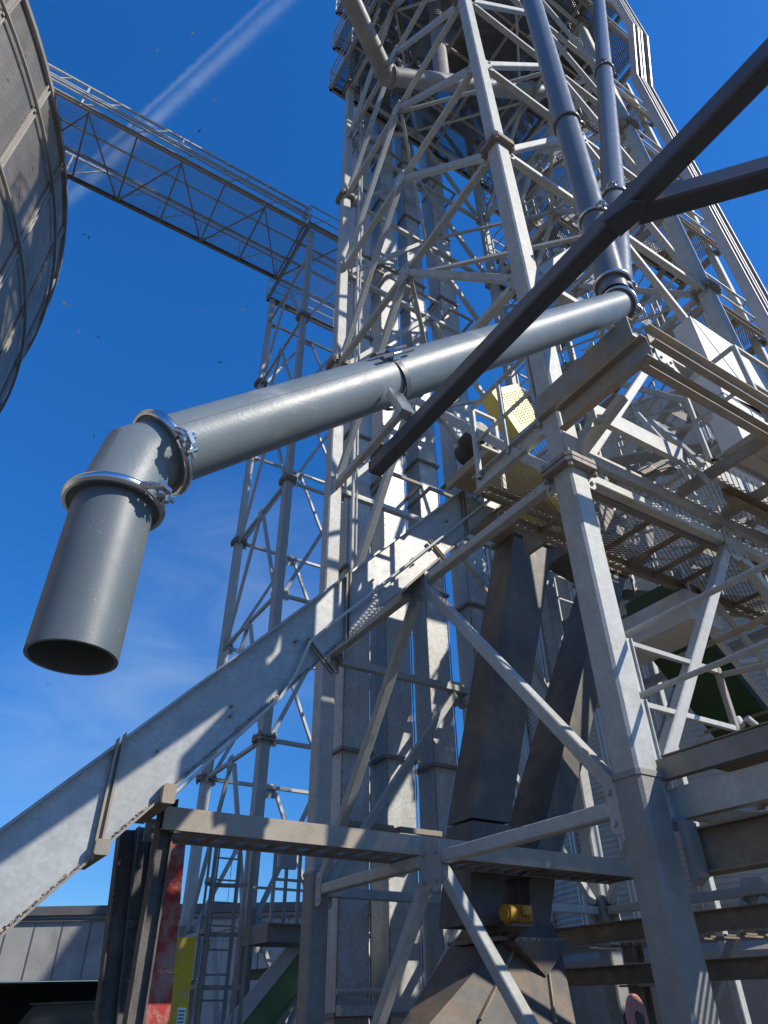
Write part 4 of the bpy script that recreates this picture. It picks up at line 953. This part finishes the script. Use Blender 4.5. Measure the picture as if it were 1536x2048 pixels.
bb_ = MB(); bb_.add([tc_+Vector((x,y_,z_)) for z_ in (.45,.72) for y_ in (-2.5,2.4) for x in (-.75,.75)], [(0,2,3,1),(4,5,7,6),(0,1,5,4),(2,6,7,3),(0,4,6,2),(1,3,7,5)]); bb_.build('chassis', 'truck_paint', tk)
for x in (-.8,.8):
    for y_ in (-1.7, 1.5):
        b = MB(); b.cyl(tc_+Vector((x-.12,y_,.48)), tc_+Vector((x+.12,y_,.48)), .48, 28); b.build('wheel', 'cable', tk, 40)
# ------------------------------------------------------------------ caged ladder and small landing by the slim tower
cl_ = thing('caged_ladder', 'grey safety cage ladder rising to a small landing left of the casings', 'ladder', at(455,2046,q=7.6))
lc = W(.05, 7.75, 0)
b = MB()
for s in (-.2,.2): b.box(lc+V*s+U*.3, lc+V*s+U*.3+Z*4.1, .06, .02, V)
b.build('ladder_rail', 'dusty_steel', cl_)
for k in range(13): MB().cyl(lc-V*.2+U*.3+Z*(.3+k*.3), lc+V*.2+U*.3+Z*(.3+k*.3), .013, 8).build('rung', 'dusty_steel', cl_, 40)
for z in (1.3, 1.95, 2.6, 3.25, 3.9):
    b = MB(); b.ring(lc+Z*z+U*.1, Z, [(.36,-.03),(.37,-.03),(.37,.03),(.36,.03)], 20, R(-20), R(200), V*1.0); b.build('cage_hoop', 'dusty_steel', cl_)
for a in (0, 35, 70, 110, 145, 180):
    b = MB(); e = V*math.cos(R(a))+U*-math.sin(R(a))*1.0; c_ = lc+U*.1+e*.355; b.box(c_+Z*1.25, c_+Z*4.0, .04, .008, e, .001); b.build('cage_strap', 'dusty_steel', cl_)
ld_ = thing('ladder_landing', 'small grated landing with handrails at the head of the caged ladder', 'landing', W(.9,7.4,2.4))
for q in (7.0,7.9): channel(MB(), W(.35,q,2.55), W(1.6,q,2.55), .22, .06).build('edge_beam', 'dusty_steel', ld_)
channel(MB(), W(.35,7.0,2.55), W(.35,7.9,2.55), .22, .06).build('edge_beam', 'dusty_steel', ld_)
MB().expanded(W(.35,7.0,2.67), V, U, 1.2, .9, .07, .035, .006).build('grating', 'grating', ld_)
rail(ld_, [W(.4,7.0,2.68), W(1.6,7.0,2.68)], sp=.35); rail(ld_, [W(.4,7.9,2.68), W(1.6,7.9,2.68)], sp=.6)
b = MB(); b.box(W(1.0,7.9,3.5), W(1.0,7.9,3.9), .3, .1, V); tag(b.build('control_box', 'galvanised_far', None), 'small grey box mounted above the ladder landing', 'box')
# green conveyor low at left
g2 = thing('green_leg_conveyor', 'pale green inclined conveyor low behind the caged ladder', 'conveyor', W(0,8.5,0))
b = MB(); gz = lambda p: 2.35+(p-1.3)*1.05
vs = [W(p,q,gz(p)+o) for o in (-.55,.0) for q in (8.0,8.55) for p in (-.75,1.6)]
b.add(vs, [(0,2,3,1),(4,5,7,6),(0,1,5,4),(2,6,7,3),(0,4,6,2),(1,3,7,5)]); b.build('trough', 'pale_green', g2)
b = MB(); vs = [W(p,q,gz(p)+o) for o in (.005,.3) for q in (7.97,8.0) for p in (-.75,1.6)]
b.add(vs, [(0,2,3,1),(4,5,7,6),(0,1,5,4),(2,6,7,3),(0,4,6,2),(1,3,7,5)]); b.build('side_panel', 'white_sheet', g2)
b = MB(); b.box(W(-.8,7.95,gz(-.8)-.58), W(1.6,7.95,gz(1.6)-.58), .06, .06); b.build('lower_rail', 'dusty_steel', g2)
lt_ = thing('strip_light', 'slim white strip lamp housing under the low green conveyor', 'lamp', at(562,1920,q=9.6))
b = MB(); b.box(at(535,1921,q=9.6), at(592,1921,q=9.6), .05, .09); b.build('housing', 'white_sheet', lt_)
b = MB(); b.cyl(at(587,1922,q=9.6), at(587,1936,q=9.6), .012, 6); b.build('hanger', 'cable', lt_)
b = MB(); channel(b, at(500,1950,q=10.2), at(625,1938,q=10.2), .16, .07); 
tag(b.build('cross_beam', 'brown_steel', None), 'dusty brown beam spanning low in front of the grey wall', 'beam')
b = MB(); b.box(at(560,2048,q=9.0), at(606,1955,q=9.0), .09, .09); tag(b.build('inclined_strut', 'brown_steel', None), 'slanted tan steel strut leaning below the brown beam', 'strut')
# ------------------------------------------------------------------ birds high in the sky
def bird(x, y, d, s, mt, lab, grp):
    c_ = Vector((0,0,EYE)) + ray(x, y)*d; a = random.uniform(0, 6.28); f = Vector((math.cos(a), math.sin(a), 0)); r_ = Vector((-f.y, f.x, 0))
    b = MB(); up = .25*s
    b.add([c_+f*s*.5, c_-f*s*.5, c_+r_*s*.07, c_-r_*s*.07, c_+Z*s*.06, c_-Z*s*.06], [(0,2,4),(0,4,3),(0,3,5),(0,5,2),(1,4,2),(1,3,4),(1,5,3),(1,2,5)])
    for k in (-1, 1):
        b.add([c_+f*s*.18, c_-f*s*.12, c_+r_*k*s*.45+Z*up-f*s*.02, c_+r_*k*s*.95+Z*up*.4-f*s*.25, c_+r_*k*s*.5+Z*up+f*s*.15], [(0,4,2,1),(4,3,2)])
    o = b.build('bird', mt); tag(o, lab, 'bird', grp)
for x, y in ((385,66),(315,101),(430,200),(280,232),(130,607),(157,663),(407,620),(485,620),(132,158),(97,1370),(472,735),(170,852)):
    bird(x, y, 38+random.random()*20, .26 if (x, y) != (130,607) else .45, 'bird_white', 'tiny white speck of a bird in the open blue sky', 'white birds')
for x, y in ((398,263),(168,470),(178,476),(197,675),(188,872),(440,725)):
    bird(x, y, 40+random.random()*20, .24, 'bird_dark', 'tiny dark speck of a bird in the open blue sky', 'dark birds')
bpy.context.view_layer.update()
